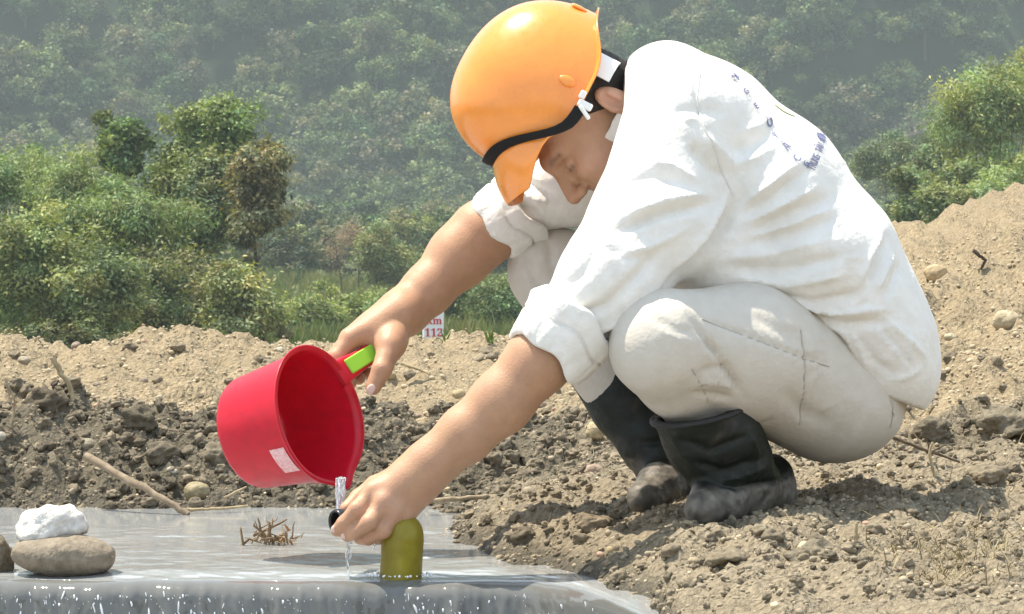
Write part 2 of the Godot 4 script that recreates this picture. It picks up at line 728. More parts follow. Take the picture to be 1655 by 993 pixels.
func build_water() -> void:
	var m := mat(Color(0.315, 0.325, 0.325), 0.085, 0.6)
	m.metallic_specular = 0.48
	var mb := MB.new()
	var rows := []
	# along the flow: far shore, lip, fall, plunge
	var zs := axis_lines(-1.5, -0.62, 0.30, 0.30, 0.0082, 1.08)
	var xs := axis_lines(-3.0, -0.95, 0.34, 0.8, 0.008, 1.1)
	for j in zs.size() + 1:
		var ring := []
		for x in xs:
			var zj := zs[mini(j, zs.size() - 1)]
			var zz := zj + (last_lip(x) - 0.30) * smoothstep(-0.05, 0.30, zj)
			var drop := 0.004 * smoothstep(0.18, 0.30, zj)
			if j == zs.size():      # tucked under the falling sheet
				zz = last_lip(x) - 0.004
				drop = 0.03
			ring.append(mb.vert(Vector3(x, WATER + ripple(x, zj) - drop, zz)))
		rows.append(ring)
	for j in rows.size() - 1:
		for i in xs.size() - 1:
			mb.quad(rows[j][i], rows[j + 1][i], rows[j + 1][i + 1], rows[j][i + 1])
	if mb.normals()[xs.size() * 30 + 20].y < 0.0:
		for i in range(0, mb.ix.size(), 3):
			var s := mb.ix[i + 1]
			mb.ix[i + 1] = mb.ix[i + 2]
			mb.ix[i + 2] = s
	tag(part("water", mb, m), "grey murky ditch water backed up above a small drop", "water", "", "structure")
	var fm2 := mat(Color(0.15, 0.15, 0.14), 0.07, 0.5)
	var sheet := MB.new()
	var fx := axis_lines(-3.0, -0.80, 0.34, 0.8, 0.0030, 1.12)
	rows = []
	for q in 64:
		var ring := []
		for x in fx: ring.append(sheet.vert(fall_point(x, q)))
		rows.append(ring)
	for j in rows.size() - 1:
		for i in fx.size() - 1:
			sheet.quad(rows[j][i], rows[j + 1][i], rows[j + 1][i + 1], rows[j][i + 1])
	if sheet.normals()[fx.size() * 2 + 90].y < 0.0:
		for i in range(0, sheet.ix.size(), 3):
			var s := sheet.ix[i + 1]
			sheet.ix[i + 1] = sheet.ix[i + 2]
			sheet.ix[i + 2] = s
	tag(part("falling_water", sheet, fm2), "dark sheet of ditch water spilling over the small drop in front", "water", "", "structure")

	# lower pool under the drop
	var lb := MB.new()
	var lx := axis_lines(-3.0, -1.0, 0.5, 3.0, 0.06, 1.2)
	var lz := axis_lines(0.30, 0.30, 1.2, 6.0, 0.06, 1.2)
	for z in lz:
		for x in lx:
			lb.vert(Vector3(x, -0.335 + 0.006 * n_mid.get_noise_2d(x * 9.0, z * 9.0), z))
	for j in lz.size() - 1:
		for i in lx.size() - 1:
			var a := j * lx.size() + i
			lb.quad(a, a + lx.size(), a + lx.size() + 1, a + 1)
	if lb.normals()[3].y < 0.0:
		for i in range(0, lb.ix.size(), 3):
			var s := lb.ix[i + 1]
			lb.ix[i + 1] = lb.ix[i + 2]
			lb.ix[i + 2] = s
	tag(part("lower_water", lb, m), "murky water at the foot of the small drop", "water", "", "structure")

	# white splashes on the falling sheet
	var r2 := RandomNumberGenerator.new()
	r2.seed = 42
	var fb := MB.new()
	var centres := PackedFloat32Array()
	for i in 26: centres.append([-0.70, -0.66, -0.60, -0.57, -0.50, -0.46, -0.42, -0.40, -0.34, -0.30, -0.22, -0.16, -0.14, -0.10, -0.06, 0.02, 0.05, -0.68, -0.58, -0.47, -0.35, -0.12, -0.08, -0.62, -0.53, 0.10][i])
	for i in 700:
		var x: float = centres[i % 26] + r2.randfn(0.0, 0.011)
		if i % 6 == 0: x = r2.randf_range(-0.75, 0.10)
		var q := r2.randf_range(11.0, 34.0)
		var p := fall_point(x, q)
		var sz := 0.0004 + 0.0015 * pow(r2.randf(), 3.0)
		var b := Basis(Vector3.FORWARD, r2.randfn() * 0.25) * Basis.from_scale(Vector3(sz, sz * (1.0 + 5.0 * pow(r2.randf(), 2.0)), sz))
		fb.ball(Transform3D(b, p), 5, 7, n_mid, 0.5)
	for i in 70:   # foam drops where the bottle and the hand break the surface
		var an := r2.randf() * TAU
		var rr := r2.randf_range(0.028, 0.05)
		var pp := Vector3(-0.155, WATER, 0.262) + Vector3(cos(an) * rr, 0.001, sin(an) * rr * 0.7)
		fb.ball(Transform3D(Basis.from_scale(Vector3.ONE * r2.randf_range(0.0008, 0.0022)), pp), 4, 6)
	var fm := mat(Color(0.9, 0.92, 0.93), 0.12, 0.8)
	var fo := part("splashes", fb, fm)
	tag(fo, "white splashes and drops on the falling water", "splashes", "", "stuff")

	# the poured stream and the drips under the hand
	var gm := StandardMaterial3D.new()
	gm.albedo_color = Color(0.97, 0.98, 1.0, 0.10)
	gm.transparency = BaseMaterial3D.TRANSPARENCY_ALPHA
	gm.refraction_enabled = true
	gm.refraction_scale = 0.033
	gm.roughness = 0.02
	var sb := MB.new()
	for k in 5:
		var pts := PackedVector3Array()
		var rad := PackedFloat32Array()
		var ox: float = [0.0, -7.0, 6.0, -3.0, 3.0][k]
		for i in 12:
			var f := i / 11.0
			pts.append(W(551.0 + ox * (1.0 - 0.5 * f) - 6.0 * f * f + 0.9 * sin(i * 0.8 + k * 2.0), 774.0 + 66.0 * f, 0.16 + 0.075 * f + 0.003 * cos(i + k * 1.7)))
			rad.append([0.0042, 0.0022, 0.0025, 0.003, 0.002][k] * (1.0 - 0.35 * f) * (1.0 + 0.12 * sin(i * 1.4 + k)))
		sb.tube(pts, rad, 8)
	tag(part("poured_water", sb, gm, null), "clear water pouring from the dipper lip onto the hand", "water", "", "structure")
	var db := MB.new()
	for k in 3:
		var pts := PackedVector3Array()
		var rad := PackedFloat32Array()
		var x0: float = [561.0, 566.0, 604.0][k]
		var y0: float = [872.0, 876.0, 872.0][k]
		var y1: float = [936.0, 905.0, 890.0][k]
		for i in 12:
			var f := i / 11.0
			pts.append(W(x0 + 1.6 * sin(i * 0.9 + k), lerpf(y0, y1, f), 0.252))
			rad.append([0.0019, 0.0012, 0.0014][k] * (0.55 + 0.75 * absf(sin(i * 1.1 + k))))
		db.tube(pts, rad, 7)
	tag(part("dripping_water", db, gm), "water dripping off the fingers into the ditch", "water", "", "structure")

# ---------------------------------------------------------------- vegetation
# leaves spread through clumps of a crown; every leaf a folded diamond
func crown(mb: MB, at_: Vector3, size: Vector3, clumps: int, leaves: int, leaf: float, tint: Color, droop: float, r: RandomNumberGenerator, slim := 0.5) -> void:
	var var_n := noise(FastNoiseLite.TYPE_SIMPLEX_SMOOTH, 1.0, r.randi() % 1000, 2)
	var lobes := []
	for q in 10:
		var ld := Vector3(r.randfn(), r.randfn() + 0.2, r.randfn()).normalized() * r.randf_range(0.25, 0.85)
		lobes.append([ld, r.randf_range(0.22, 0.55)])
	lobes.append([Vector3(0, -0.1, 0), 0.75])
	for q in clumps:
		var dir := Vector3(r.randfn(), r.randfn() + 0.25, r.randfn()).normalized()
		var lobe: Array = lobes[r.randi() % lobes.size()]
		var cen: Vector3 = at_ + size * (lobe[0] + dir * (lobe[1] * pow(r.randf(), 0.42)))
		var cr := minf(minf(size.x, size.y), size.z) * r.randf_range(0.16, 0.38)
		var shade := 1.0 + 0.45 * r.randfn() * 0.6
		var hue := r.randf_range(-0.25, 0.25)
		var cc := Color(tint.r * maxf(0.45, shade * (1.0 + hue * 0.7)), tint.g * maxf(0.45, shade), tint.b * maxf(0.45, shade * (1.0 - hue * 0.5)))
		for i in leaves:
			var d := Vector3(r.randfn(), r.randfn(), r.randfn()).normalized()
			var p := cen + d * cr * (pow(r.randf(), 0.4) if r.randf() < 0.85 else r.randf_range(1.0, 1.9)) * Vector3(1.15, 0.85, 1.15)
			var out := (d + (p - at_).normalized() * 0.5 + Vector3(0, 0.5 - droop, 0)).normalized()
			var ax := (Vector3(r.randfn(), r.randfn() * 0.6 - droop * 1.5, r.randfn()) + out * 0.8).normalized()
			var sd := ax.cross(out + Vector3(r.randfn(), r.randfn(), r.randfn()) * 0.4).normalized()
			var ln := leaf * r.randf_range(0.6, 1.4)
			var wd := ln * slim * 0.5
			var up := sd.cross(ax) * wd * 0.35
			var f := r.randf_range(0.75, 1.25)
			mb.col = Color(cc.r * f, cc.g * f, cc.b * f)
			var a := mb.vert(p - ax * ln * 0.5)
			var b := mb.vert(p + sd * wd + up)
			var c := mb.vert(p + ax * ln * 0.5)
			var e := mb.vert(p - sd * wd + up)
			mb.tri(a, b, c)
			mb.tri(a, c, e)
	mb.col = Color.WHITE

func leaf_mat() -> StandardMaterial3D:
	var m := mat(Color.WHITE, 0.65, 0.35)
	m.backlight_enabled = true
	m.backlight = Color(0.7, 0.75, 0.4)
	return m

func trunk_mesh(mb: MB, foot: Vector3, top: Vector3, r0: float, limbs: int, spread: float, r: RandomNumberGenerator) -> void:
	var pts := PackedVector3Array()
	var rad := PackedFloat32Array()
	for i in 7:
		var f := i / 6.0
		pts.append(foot.lerp(top, f) + Vector3(sin(f * 5.0), 0, cos(f * 4.0)) * r0 * 0.8 * f)
		rad.append(r0 * (1.0 - 0.75 * f))
	mb.tube(pts, rad, 8)
	for k in limbs:
		var f := r.randf_range(0.35, 0.9)
		var s := foot.lerp(top, f)
		var e := s + Vector3(r.randfn() * spread, spread * r.randf_range(0.4, 1.1), r.randfn() * spread)
		mb.tube(PackedVector3Array([s, s.lerp(e, 0.5) + Vector3(0, spread * 0.12, 0), e]), PackedFloat32Array([r0 * 0.5 * (1.1 - f), r0 * 0.3 * (1.1 - f), r0 * 0.1]), 6)

var leaves_m: StandardMaterial3D
var bark_m: StandardMaterial3D

# px, py: the crown's middle seen from the camera; rx, ry in the same measure; d: metres from the camera
func tree(called: String, label: String, category: String, group: String, px: float, py: float, rx: float, ry: float, d: float, tint: Color, leaf: float, clumps: int, per: int, droop := 0.2, slim := 0.5, sd := 1, dead := false) -> void:
	var r := RandomNumberGenerator.new()
	r.seed = 1000 + sd
	tint = Color(tint.r * 1.55 + 0.025, tint.g * 1.34 + 0.025, tint.b * 1.4 + 0.03)
	leaf *= 0.72
	per = int(per * 1.6)
	var z := CAM_D - d
	var c := W(px, py, z)
	var sx := RP(rx, z) * 1.16
	var sy := RP(ry, z) * 1.12
	var foot := Vector3(c.x + r.randf_range(-0.2, 0.2) * sx, valley(c.x, z) - 0.1, z)
	var t := thing(called, label, category, foot, group)
	var tb := MB.new()
	var stems := 5 if called.begins_with("bamboo") else (3 if called.ends_with("bush") else 1)
	for s in stems:
		var o := Vector3(r.randfn(), 0, r.randfn()) * sx * 0.22 * (0.0 if stems == 1 else 1.0)
		trunk_mesh(tb, foot + o, c + o * 1.6 + Vector3(0, sy * 0.2, 0), maxf(0.03, sy * (0.055 if stems == 1 else 0.022)), 16 if dead else 6, sy * 0.35, r)
	part("trunk" if stems == 1 else "stems", tb, bark_m, t)
	var cb := MB.new()
	crown(cb, c, Vector3(sx, sy, minf(sx, sy) * 0.9), clumps, per, leaf, tint, droop, r, slim)
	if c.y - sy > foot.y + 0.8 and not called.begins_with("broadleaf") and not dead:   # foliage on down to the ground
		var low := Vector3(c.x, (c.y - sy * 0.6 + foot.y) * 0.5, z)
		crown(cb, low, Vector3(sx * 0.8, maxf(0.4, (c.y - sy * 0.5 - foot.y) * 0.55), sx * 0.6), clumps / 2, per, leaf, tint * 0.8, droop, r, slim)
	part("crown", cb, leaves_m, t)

func build_vegetation() -> void:
	leaves_m = leaf_mat()
	bark_m = mat(Color(0.15, 0.12, 0.085), 0.9, 0.2)
	bark_m.albedo_texture = noise_tex(0.05, 31, Color(0.6, 0.6, 0.6), Color.WHITE, 4, 256)
	tri_map(bark_m, 1.5)
	var g := "trees and bamboo at the left beyond the berm"
	var dark := Color(0.085, 0.135, 0.045)
	var green := Color(0.135, 0.195, 0.065)
	var light := Color(0.19, 0.255, 0.085)
	var olive := Color(0.165, 0.215, 0.075)
	var straw := Color(0.26, 0.25, 0.10)
	tree("broadleaf_tree", "dark green round-topped tree at the left with dense broad leaves", "tree", g, 203, 232, 46, 54, 84, dark * 1.15, 0.17, 60, 120, 0.1, 0.6, 1)
	tree("broadleaf_tree", "tallest green tree at the left, its top beside the round-topped tree", "tree", g, 325, 232, 84, 76, 86, green, 0.17, 110, 130, 0.15, 0.5, 2)
	tree("leafy_tree", "brownish green tree with drooping leaves, rightmost of the tall trees at left", "tree", g, 410, 320, 60, 88, 80, Color(0.155, 0.155, 0.065), 0.17, 80, 130, 0.5, 0.5, 3)
	tree("leafy_tree", "dark leafy tree between the bamboo and the brownish tree", "tree", g, 318, 350, 70, 95, 82, Color(0.11, 0.145, 0.055), 0.16, 80, 120, 0.3, 0.5, 4)
	tree("bamboo_clump", "feathery green bamboo clump below the round-topped tree", "bamboo", g, 205, 365, 105, 85, 77, green, 0.19, 120, 130, 0.6, 0.26, 5)
	tree("bamboo_clump", "feathery bamboo clump at the left edge under the hill", "bamboo", g, 50, 322, 110, 92, 90, Color(0.15, 0.215, 0.08), 0.19, 120, 130, 0.6, 0.26, 6)
	tree("tangled_bush", "large yellow-green bush at the left edge in front of the bamboo", "bush", g, 62, 450, 105, 95, 72, olive, 0.15, 110, 130, 0.35, 0.4, 7)
	tree("tangled_bush", "dark tangled bush in the middle of the left tree group", "bush", g, 225, 478, 85, 90, 74, Color(0.105, 0.14, 0.05), 0.15, 100, 130, 0.35, 0.45, 8)
	tree("tangled_bush", "yellow-topped rounded bush right of the left tree group", "bush", g, 372, 492, 72, 84, 69, Color(0.17, 0.20, 0.075), 0.15, 110, 140, 0.45, 0.45, 9)
	tree("tangled_bush", "low dark bush at the left just behind the sand berm", "bush", g, 95, 560, 100, 45, 66, Color(0.10, 0.125, 0.05), 0.14, 70, 120, 0.3, 0.4, 10)
	tree("tangled_bush", "low straw coloured bush behind the highest bump of the berm", "bush", g, 250, 560, 80, 35, 65, Color(0.13, 0.14, 0.06), 0.13, 50, 120, 0.3, 0.3, 11)
	tree("tangled_bush", "olive bush low between the dark bush and the yellow-topped one", "bush", g, 300, 500, 85, 90, 76, Color(0.13, 0.15, 0.06), 0.15, 100, 130, 0.35, 0.45, 12)
	tree("bamboo_clump", "middle bamboo clump between the left edge and the round-topped tree", "bamboo", g, 130, 350, 100, 100, 84, Color(0.145, 0.21, 0.075), 0.19, 120, 130, 0.6, 0.26, 13)
	tree("tangled_bush", "yellowish bush at the left in front of the middle bamboo", "bush", g, 145, 480, 90, 90, 71, Color(0.145, 0.185, 0.065), 0.15, 100, 130, 0.35, 0.4, 14)
	tree("leafy_tree", "green tree right behind the bamboo, under the tallest tree's crown", "tree", g, 290, 300, 75, 80, 87, Color(0.12, 0.17, 0.06), 0.17, 90, 130, 0.2, 0.5, 15)
	g = "shrubs in the valley behind the berm"
	tree("leafy_bush", "bright green bush between the left trees and the red dipper", "bush", g, 500, 525, 62, 62, 105, light, 0.19, 60, 110, 0.25, 0.45, 21)
	tree("leafy_bush", "wide bright green bush behind the hand that holds the dipper", "bush", g, 590, 510, 70, 55, 112, light * 0.95, 0.19, 60, 110, 0.25, 0.45, 22)
	tree("leafy_bush", "yellowish green bush rising above the forearm that holds the dipper", "bush", g, 625, 425, 60, 55, 150, Color(0.165, 0.20, 0.08), 0.22, 60, 110, 0.3, 0.4, 23)
	tree("bare_bush", "dry brownish leafless bush in the middle distance", "bush", g, 565, 405, 55, 60, 160, Color(0.19, 0.145, 0.105), 0.16, 26, 70, 0.2, 0.25, 24, true)
	tree("leafy_bush", "green bush behind the white distance post", "bush", g, 735, 470, 62, 75, 118, green, 0.19, 70, 110, 0.3, 0.4, 25)
	tree("leafy_bush", "green bush beside the crouching man's far knee", "bush", g, 800, 505, 60, 60, 108, Color(0.12, 0.18, 0.065), 0.18, 60, 110, 0.3, 0.4, 26)
	tree("leafy_bush", "grey-green bush right beside the brownish tree", "bush", g, 470, 425, 42, 70, 190, Color(0.10, 0.125, 0.06), 0.26, 50, 100, 0.3, 0.5, 27)
	tree("leafy_bush", "green bush above the distance post, higher than its neighbours", "bush", g, 690, 385, 55, 45, 200, Color(0.12, 0.16, 0.06), 0.26, 50, 100, 0.3, 0.5, 28)
	g = "bamboo at the right behind the mound"
	tree("bamboo_clump", "tall pale green bamboo clump at the right edge behind the mound", "bamboo", g, 1600, 225, 82, 100, 108, light * 0.9, 0.24, 130, 130, 0.6, 0.26, 41)
	tree("bamboo_clump", "lower pale green bamboo at the right edge above the mound crest", "bamboo", g, 1640, 320, 80, 70, 95, Color(0.17, 0.225, 0.08), 0.22, 90, 120, 0.6, 0.26, 42)
	tree("leafy_bush", "green bush beside the man's back above the mound", "bush", g, 1490, 335, 62, 55, 98, Color(0.125, 0.175, 0.065), 0.2, 70, 120, 0.3, 0.4, 43)
	tree("leafy_bush", "green bush between the man's back and the right bamboo", "bush", g, 1555, 315, 62, 65, 103, Color(0.14, 0.19, 0.07), 0.2, 70, 120, 0.3, 0.4, 44)
	tree("leafy_bush", "darker green bush at the right, uphill behind the man's back", "bush", g, 1440, 275, 55, 55, 190, Color(0.105, 0.145, 0.06), 0.26, 60, 110, 0.3, 0.4, 45)
	tree("leafy_bush", "broad bush low between the right bamboo and the man's back", "bush", g, 1590, 350, 90, 60, 92, Color(0.17, 0.215, 0.08), 0.2, 80, 120, 0.35, 0.35, 46)
	tree("bamboo_clump", "small bamboo at the right, left of the tall pale clump", "bamboo", g, 1530, 255, 55, 70, 130, Color(0.155, 0.21, 0.085), 0.26, 80, 110, 0.6, 0.26, 47)
	tree("bamboo_clump", "thin pale bamboo top at the right, behind the tall pale clump", "bamboo", g, 1640, 165, 60, 70, 125, light * 0.9, 0.26, 80, 110, 0.6, 0.26, 48)
	tick("near trees")

	# the hillside forest: six kinds of tree, copied
	var protos: Array[ArrayMesh] = []
	var tints := [Color(0.075, 0.105, 0.042), Color(0.115, 0.15, 0.06), Color(0.055, 0.08, 0.038), Color(0.16, 0.185, 0.08), Color(0.13, 0.125, 0.08), Color(0.09, 0.135, 0.06), Color(0.13, 0.155, 0.075), Color(0.065, 0.095, 0.045), Color(0.17, 0.17, 0.095), Color(0.10, 0.125, 0.055)]
	for k in 10:
		var r := RandomNumberGenerator.new()
		r.seed = 70 + k
		var mb := MB.new()
		mb.col = Color(0.10, 0.085, 0.07)
		mb.tube(PackedVector3Array([Vector3(0, -1.0, 0), Vector3(0.1, 1.5, 0), Vector3(0, 3.4, 0.1)]), PackedFloat32Array([0.22, 0.16, 0.08]), 6)
		crown(mb, Vector3(0, 2.3, 0), Vector3(2.7, [2.2, 2.6, 1.9, 2.3, 2.4, 2.9, 2.0, 2.5, 3.2, 1.8][k], 2.5), 40, 46, 0.42, tints[k] * [0.8, 1.3, 0.7, 1.35, 1.1, 1.2, 1.0, 0.75, 1.2, 1.0][k], 0.15, r, 0.7)
		protos.append(mb.mesh())
	var r := RandomNumberGenerator.new()
	r.seed = 9
	var spots := []
	var d := 200.0
	while d < 640.0:
		var half := (d + 5.0) * 0.158 + 14.0
		var step := 2.75 if d < 545.0 else 6.0
		var x := -half
		while x < half:
			var p := Vector3(x + r.randf_range(-0.45, 0.45) * step, 0, -d + r.randf_range(-0.5, 0.5) * step)
			p.y = valley(p.x, p.z) - 0.2
			var s := (0.50 + 0.95 * pow(r.randf(), 1.9)) * (1.0 + 0.3 * n_big.get_noise_2d(p.x * 0.12, p.z * 0.12))
			if d < 420.0: s *= 0.55
			if d < 545.0 or r.randf() < 0.8:
				spots.append([p, s, r.randf() * TAU, r.randi() % 10])
			x += step * r.randf_range(0.8, 1.3) * (1.25 if d < 430.0 else 1.0)
		d += step * (1.5 if d < 430.0 else 0.95)
	print("hill trees ", spots.size())
	var seen_ := []
	var rest := []
	for s in spots:
		var p: Vector3 = s[0]
		var yp: float = HY + FOC * (CAM_H - p.y - 3.0 * s[1]) / (CAM_D - p.z)
		var xp := CX + FOC * p.x / (CAM_D - p.z)
		var open_: bool = xp > 0 and xp < 1655 and yp > 5 and yp < 420 and not (xp > 720 and xp < 1010 and yp < 340) and not (xp > 1000 and xp < 1480 and yp > 60 + (xp - 1000) * 0.65) and not (xp < 460 and yp > 250)
		s.append(s[1] / (CAM_D - p.z) if open_ else 0.0)
	spots.sort_custom(func(a, b): return a[4] > b[4])     # the ones that show largest come first
	for i in spots.size():
		if i < 290: seen_.append(spots[i])
		else: rest.append(spots[i])
	var first := []
	for k in 10: first.append(null)
	for s in seen_:
		var k: int = s[3]
		var o: MeshInstance3D
		if first[k] == null:
			o = MeshInstance3D.new()
			o.mesh = protos[k]
			o.material_override = leaves_m
			first[k] = o
		else:
			o = first[k].duplicate()
		o.name = numbered("hillside_tree")
		add_child(o)
		o.transform = Transform3D(Basis(Vector3.UP, s[2]).scaled(Vector3.ONE * s[1]), s[0])
		tag(o, "hazy leafy tree in the forest on the far hillside", "tree", "trees in the forest on the far hillside")
	for k in 10:
		var mine := []
		for s in rest:
			if s[3] == k: mine.append(s)
		var mm := MultiMesh.new()
		mm.transform_format = MultiMesh.TRANSFORM_3D
		mm.mesh = protos[k]
		mm.instance_count = mine.size()
		for i in mine.size():
			mm.set_instance_transform(i, Transform3D(Basis(Vector3.UP, mine[i][2]).scaled(Vector3.ONE * mine[i][1]), mine[i][0]))
		var o := MultiMeshInstance3D.new()
		o.multimesh = mm
		o.material_override = leaves_m
		o.name = numbered("hillside_forest")
		add_child(o)
		tag(o, "mass of hazy forest covering the far hillside", "forest", "forest on the far hillside", "stuff")

	# grass and weeds of the valley floor
	var gb := MB.new()
	for i in 9:
		var b := Vector3(r.randf_range(-0.25, 0.25), 0, r.randf_range(-0.25, 0.25))
		for j in 5:
			var e := b + Vector3(r.randfn() * 0.18, r.randf_range(0.3, 0.75), r.randfn() * 0.18)
			var sd := Vector3(r.randfn(), 0, r.randfn()).normalized() * 0.025
			mb_blade(gb, b, e, sd)
	var gm := MultiMesh.new()
	gm.transform_format = MultiMesh.TRANSFORM_3D
	gm.use_colors = true
	gm.mesh = gb.mesh()
	gm.instance_count = 5000
	for i in 5000:
		var dd := r.randf_range(30.0, 190.0)
		var p := Vector3(r.randf_range(-1, 1) * ((dd + 5.0) * 0.16 + 4.0), 0, -dd)
		p.y = base_height(p.x, p.z) - 0.05
		gm.set_instance_transform(i, Transform3D(Basis(Vector3.UP, r.randf() * TAU).scaled(Vector3.ONE * r.randf_range(0.7, 1.6)), p))
		gm.set_instance_color(i, Color(0.11, 0.16, 0.05).lerp(Color(0.24, 0.22, 0.10), r.randf()))
	var go := MultiMeshInstance3D.new()
	go.multimesh = gm
	go.material_override = leaves_m
	go.name = "valley_grass"
	add_child(go)
	tag(go, "green and straw coloured grass on the valley floor", "grass", "", "stuff")

func mb_blade(mb: MB, a: Vector3, e: Vector3, sd: Vector3) -> void:
	var p0 := mb.vert(a - sd)
	var p1 := mb.vert(a + sd)
	var m := a.lerp(e, 0.6) + Vector3(0, (e - a).length() * 0.08, 0)
	var p2 := mb.vert(m - sd * 0.7)
	var p3 := mb.vert(m + sd * 0.7)
	var p4 := mb.vert(e)
	mb.quad(p0, p1, p3, p2)
	mb.tri(p2, p3, p4)

# ---------------------------------------------------------------- the man
const SUNK := 0.0
var shirt_f: Field
var folds := [{}]          # [points in the side plane, half width, height (+ ridge, - valley)]
var cloth_n := FastNoiseLite.new()

func chain(f: Field, pts: Array, kk := 0.02, zs := 1.0) -> void:   # pts: [px, py, z, radius]
	for i in pts.size() - 1:
		var p: Array = pts[i]
		var q: Array = pts[i + 1]
		f.cap(W(p[0], p[1], p[2]), W(q[0], q[1], q[2]), RP(p[3], p[2]), RP(q[3], q[2]), kk, zs)

func fold(list: Array, pts: Array, width: float, height: float) -> void:
	var q := PackedVector2Array()
	for p: Array in pts:
		var w := W(p[0], p[1], 0.17)
		q.append(Vector2(w.x, w.y))
	var box := Rect2(q[0], Vector2.ZERO)
	for p in q: box = box.expand(p)
	width *= 0.78
	list.append([q, width / 1139.0, height])
	var grid: Dictionary = list[0]
	var big := box.grow(width * 2.6 / 1139.0)
	for i in range(floori(big.position.x / 0.03), floori(big.end.x / 0.03) + 1):
		for j in range(floori(big.position.y / 0.03), floori(big.end.y / 0.03) + 1):
			var key := Vector2i(i, j)
			if not grid.has(key): grid[key] = []
			grid[key].append(list.size() - 1)

func fold_height(list: Array, p: Vector3) -> float:
	var d := 0.0
	var v := Vector2(p.x, p.y)
	var key := Vector2i(floori(v.x / 0.03), floori(v.y / 0.03))
	var grid: Dictionary = list[0]
	if not grid.has(key):
		return 0.0
	for fi: int in grid[key]:
		var f: Array = list[fi]
		var q: PackedVector2Array = f[0]
		var best := 1e9
		var along := 0.0
		var n := q.size() - 1
		for i in n:
			var b := q[i + 1] - q[i]
			var t := clampf((v - q[i]).dot(b) / b.length_squared(), 0.0, 1.0)
			var dd := (v - q[i] - b * t).length_squared()
			if dd < best:
				best = dd
				along = (i + t) / n
		var w: float = f[1]
		var taper := smoothstep(0.0, 0.25, along) * smoothstep(1.0, 0.72, along)
		var prof := exp(-1.25 * sqrt(best) / w) if f[2] > 0.0 else exp(-best / (w * w))
		d += f[2] * prof * (0.15 + 0.85 * taper)
	return d

func crumple(mb: MB, list: Array, waves: float, freq: float, gain := 1.0) -> void:
	var n := mb.normals()
	for i in mb.v.size():
		var p := mb.v[i]
		var face := smoothstep(-0.25, 0.25, n[i].z)
		var h := fold_height(list, p) * face * gain if face > 0.0 else 0.0
		var q := p * freq
		h += waves * cloth_n.get_noise_3d(q.x + q.y * 0.6, q.y - q.x * 0.5, q.z)
		mb.v[i] = p + n[i] * h

func loft(mb: MB, rings: Array, closed := true) -> void:
	var first := mb.ix.size()
	var ids := []
	for r: PackedVector3Array in rings:
		var row := []
		for p in r: row.append(mb.vert(p))
		ids.append(row)
	var n: int = ids[0].size()
	for i in ids.size() - 1:
		for j in (n if closed else n - 1):
			mb.quad(ids[i][j], ids[i][(j + 1) % n], ids[i + 1][(j + 1) % n], ids[i + 1][j])
	mb.fix(first)

# a turned-up cuff: a double band round an axis with a lip at its lower end
func cuff(mb: MB, a: Vector3, b: Vector3, ra: float, rb: float, sd: int) -> void:
	var ax := (b - a).normalized()
	var x := ax.cross(Vector3(0, 0, 1)).normalized()
	var y := ax.cross(x).normalized()
	var prof := [[0.02, -0.008], [0.0, 0.0], [0.08, 0.006], [0.40, 0.0050], [0.44, 0.0012], [0.50, 0.0058], [0.85, 0.0055], [0.97, 0.003], [1.0, -0.001], [0.97, -0.006], [0.6, -0.008], [0.1, -0.010]]
	var rings := []
	for p: Array in prof:
		var ring := PackedVector3Array()
		for s in 64:
			var an := TAU * s / 64.0
			var d := x * cos(an) + y * sin(an)
			var wob := 0.0045 * cloth_n.get_noise_3d(cos(an) * 2.0 + sd, sin(an) * 2.0, p[0] * 1.5) + 0.003 * cloth_n.get_noise_3d(cos(an) * 6.0 + sd * 3, sin(an) * 6.0, p[0] * 3.0)
			var slant := 0.007 * sin(an * 2.0 + sd) + 0.004 * sin(an * 5.0 + sd)
			ring.append(a.lerp(b, p[0]) + ax * slant + d * (lerpf(ra, rb, p[0]) + p[1] + wob))
		rings.append(ring)
	loft(mb, rings)

var HO: Vector3      # between the ears
var HF: Vector3      # forward, up and near side of the head
var HU: Vector3
var HS: Vector3

func HP(f: float, u: float, s: float) -> Vector3:
	return HO + HF * f + HU * u + HS * s

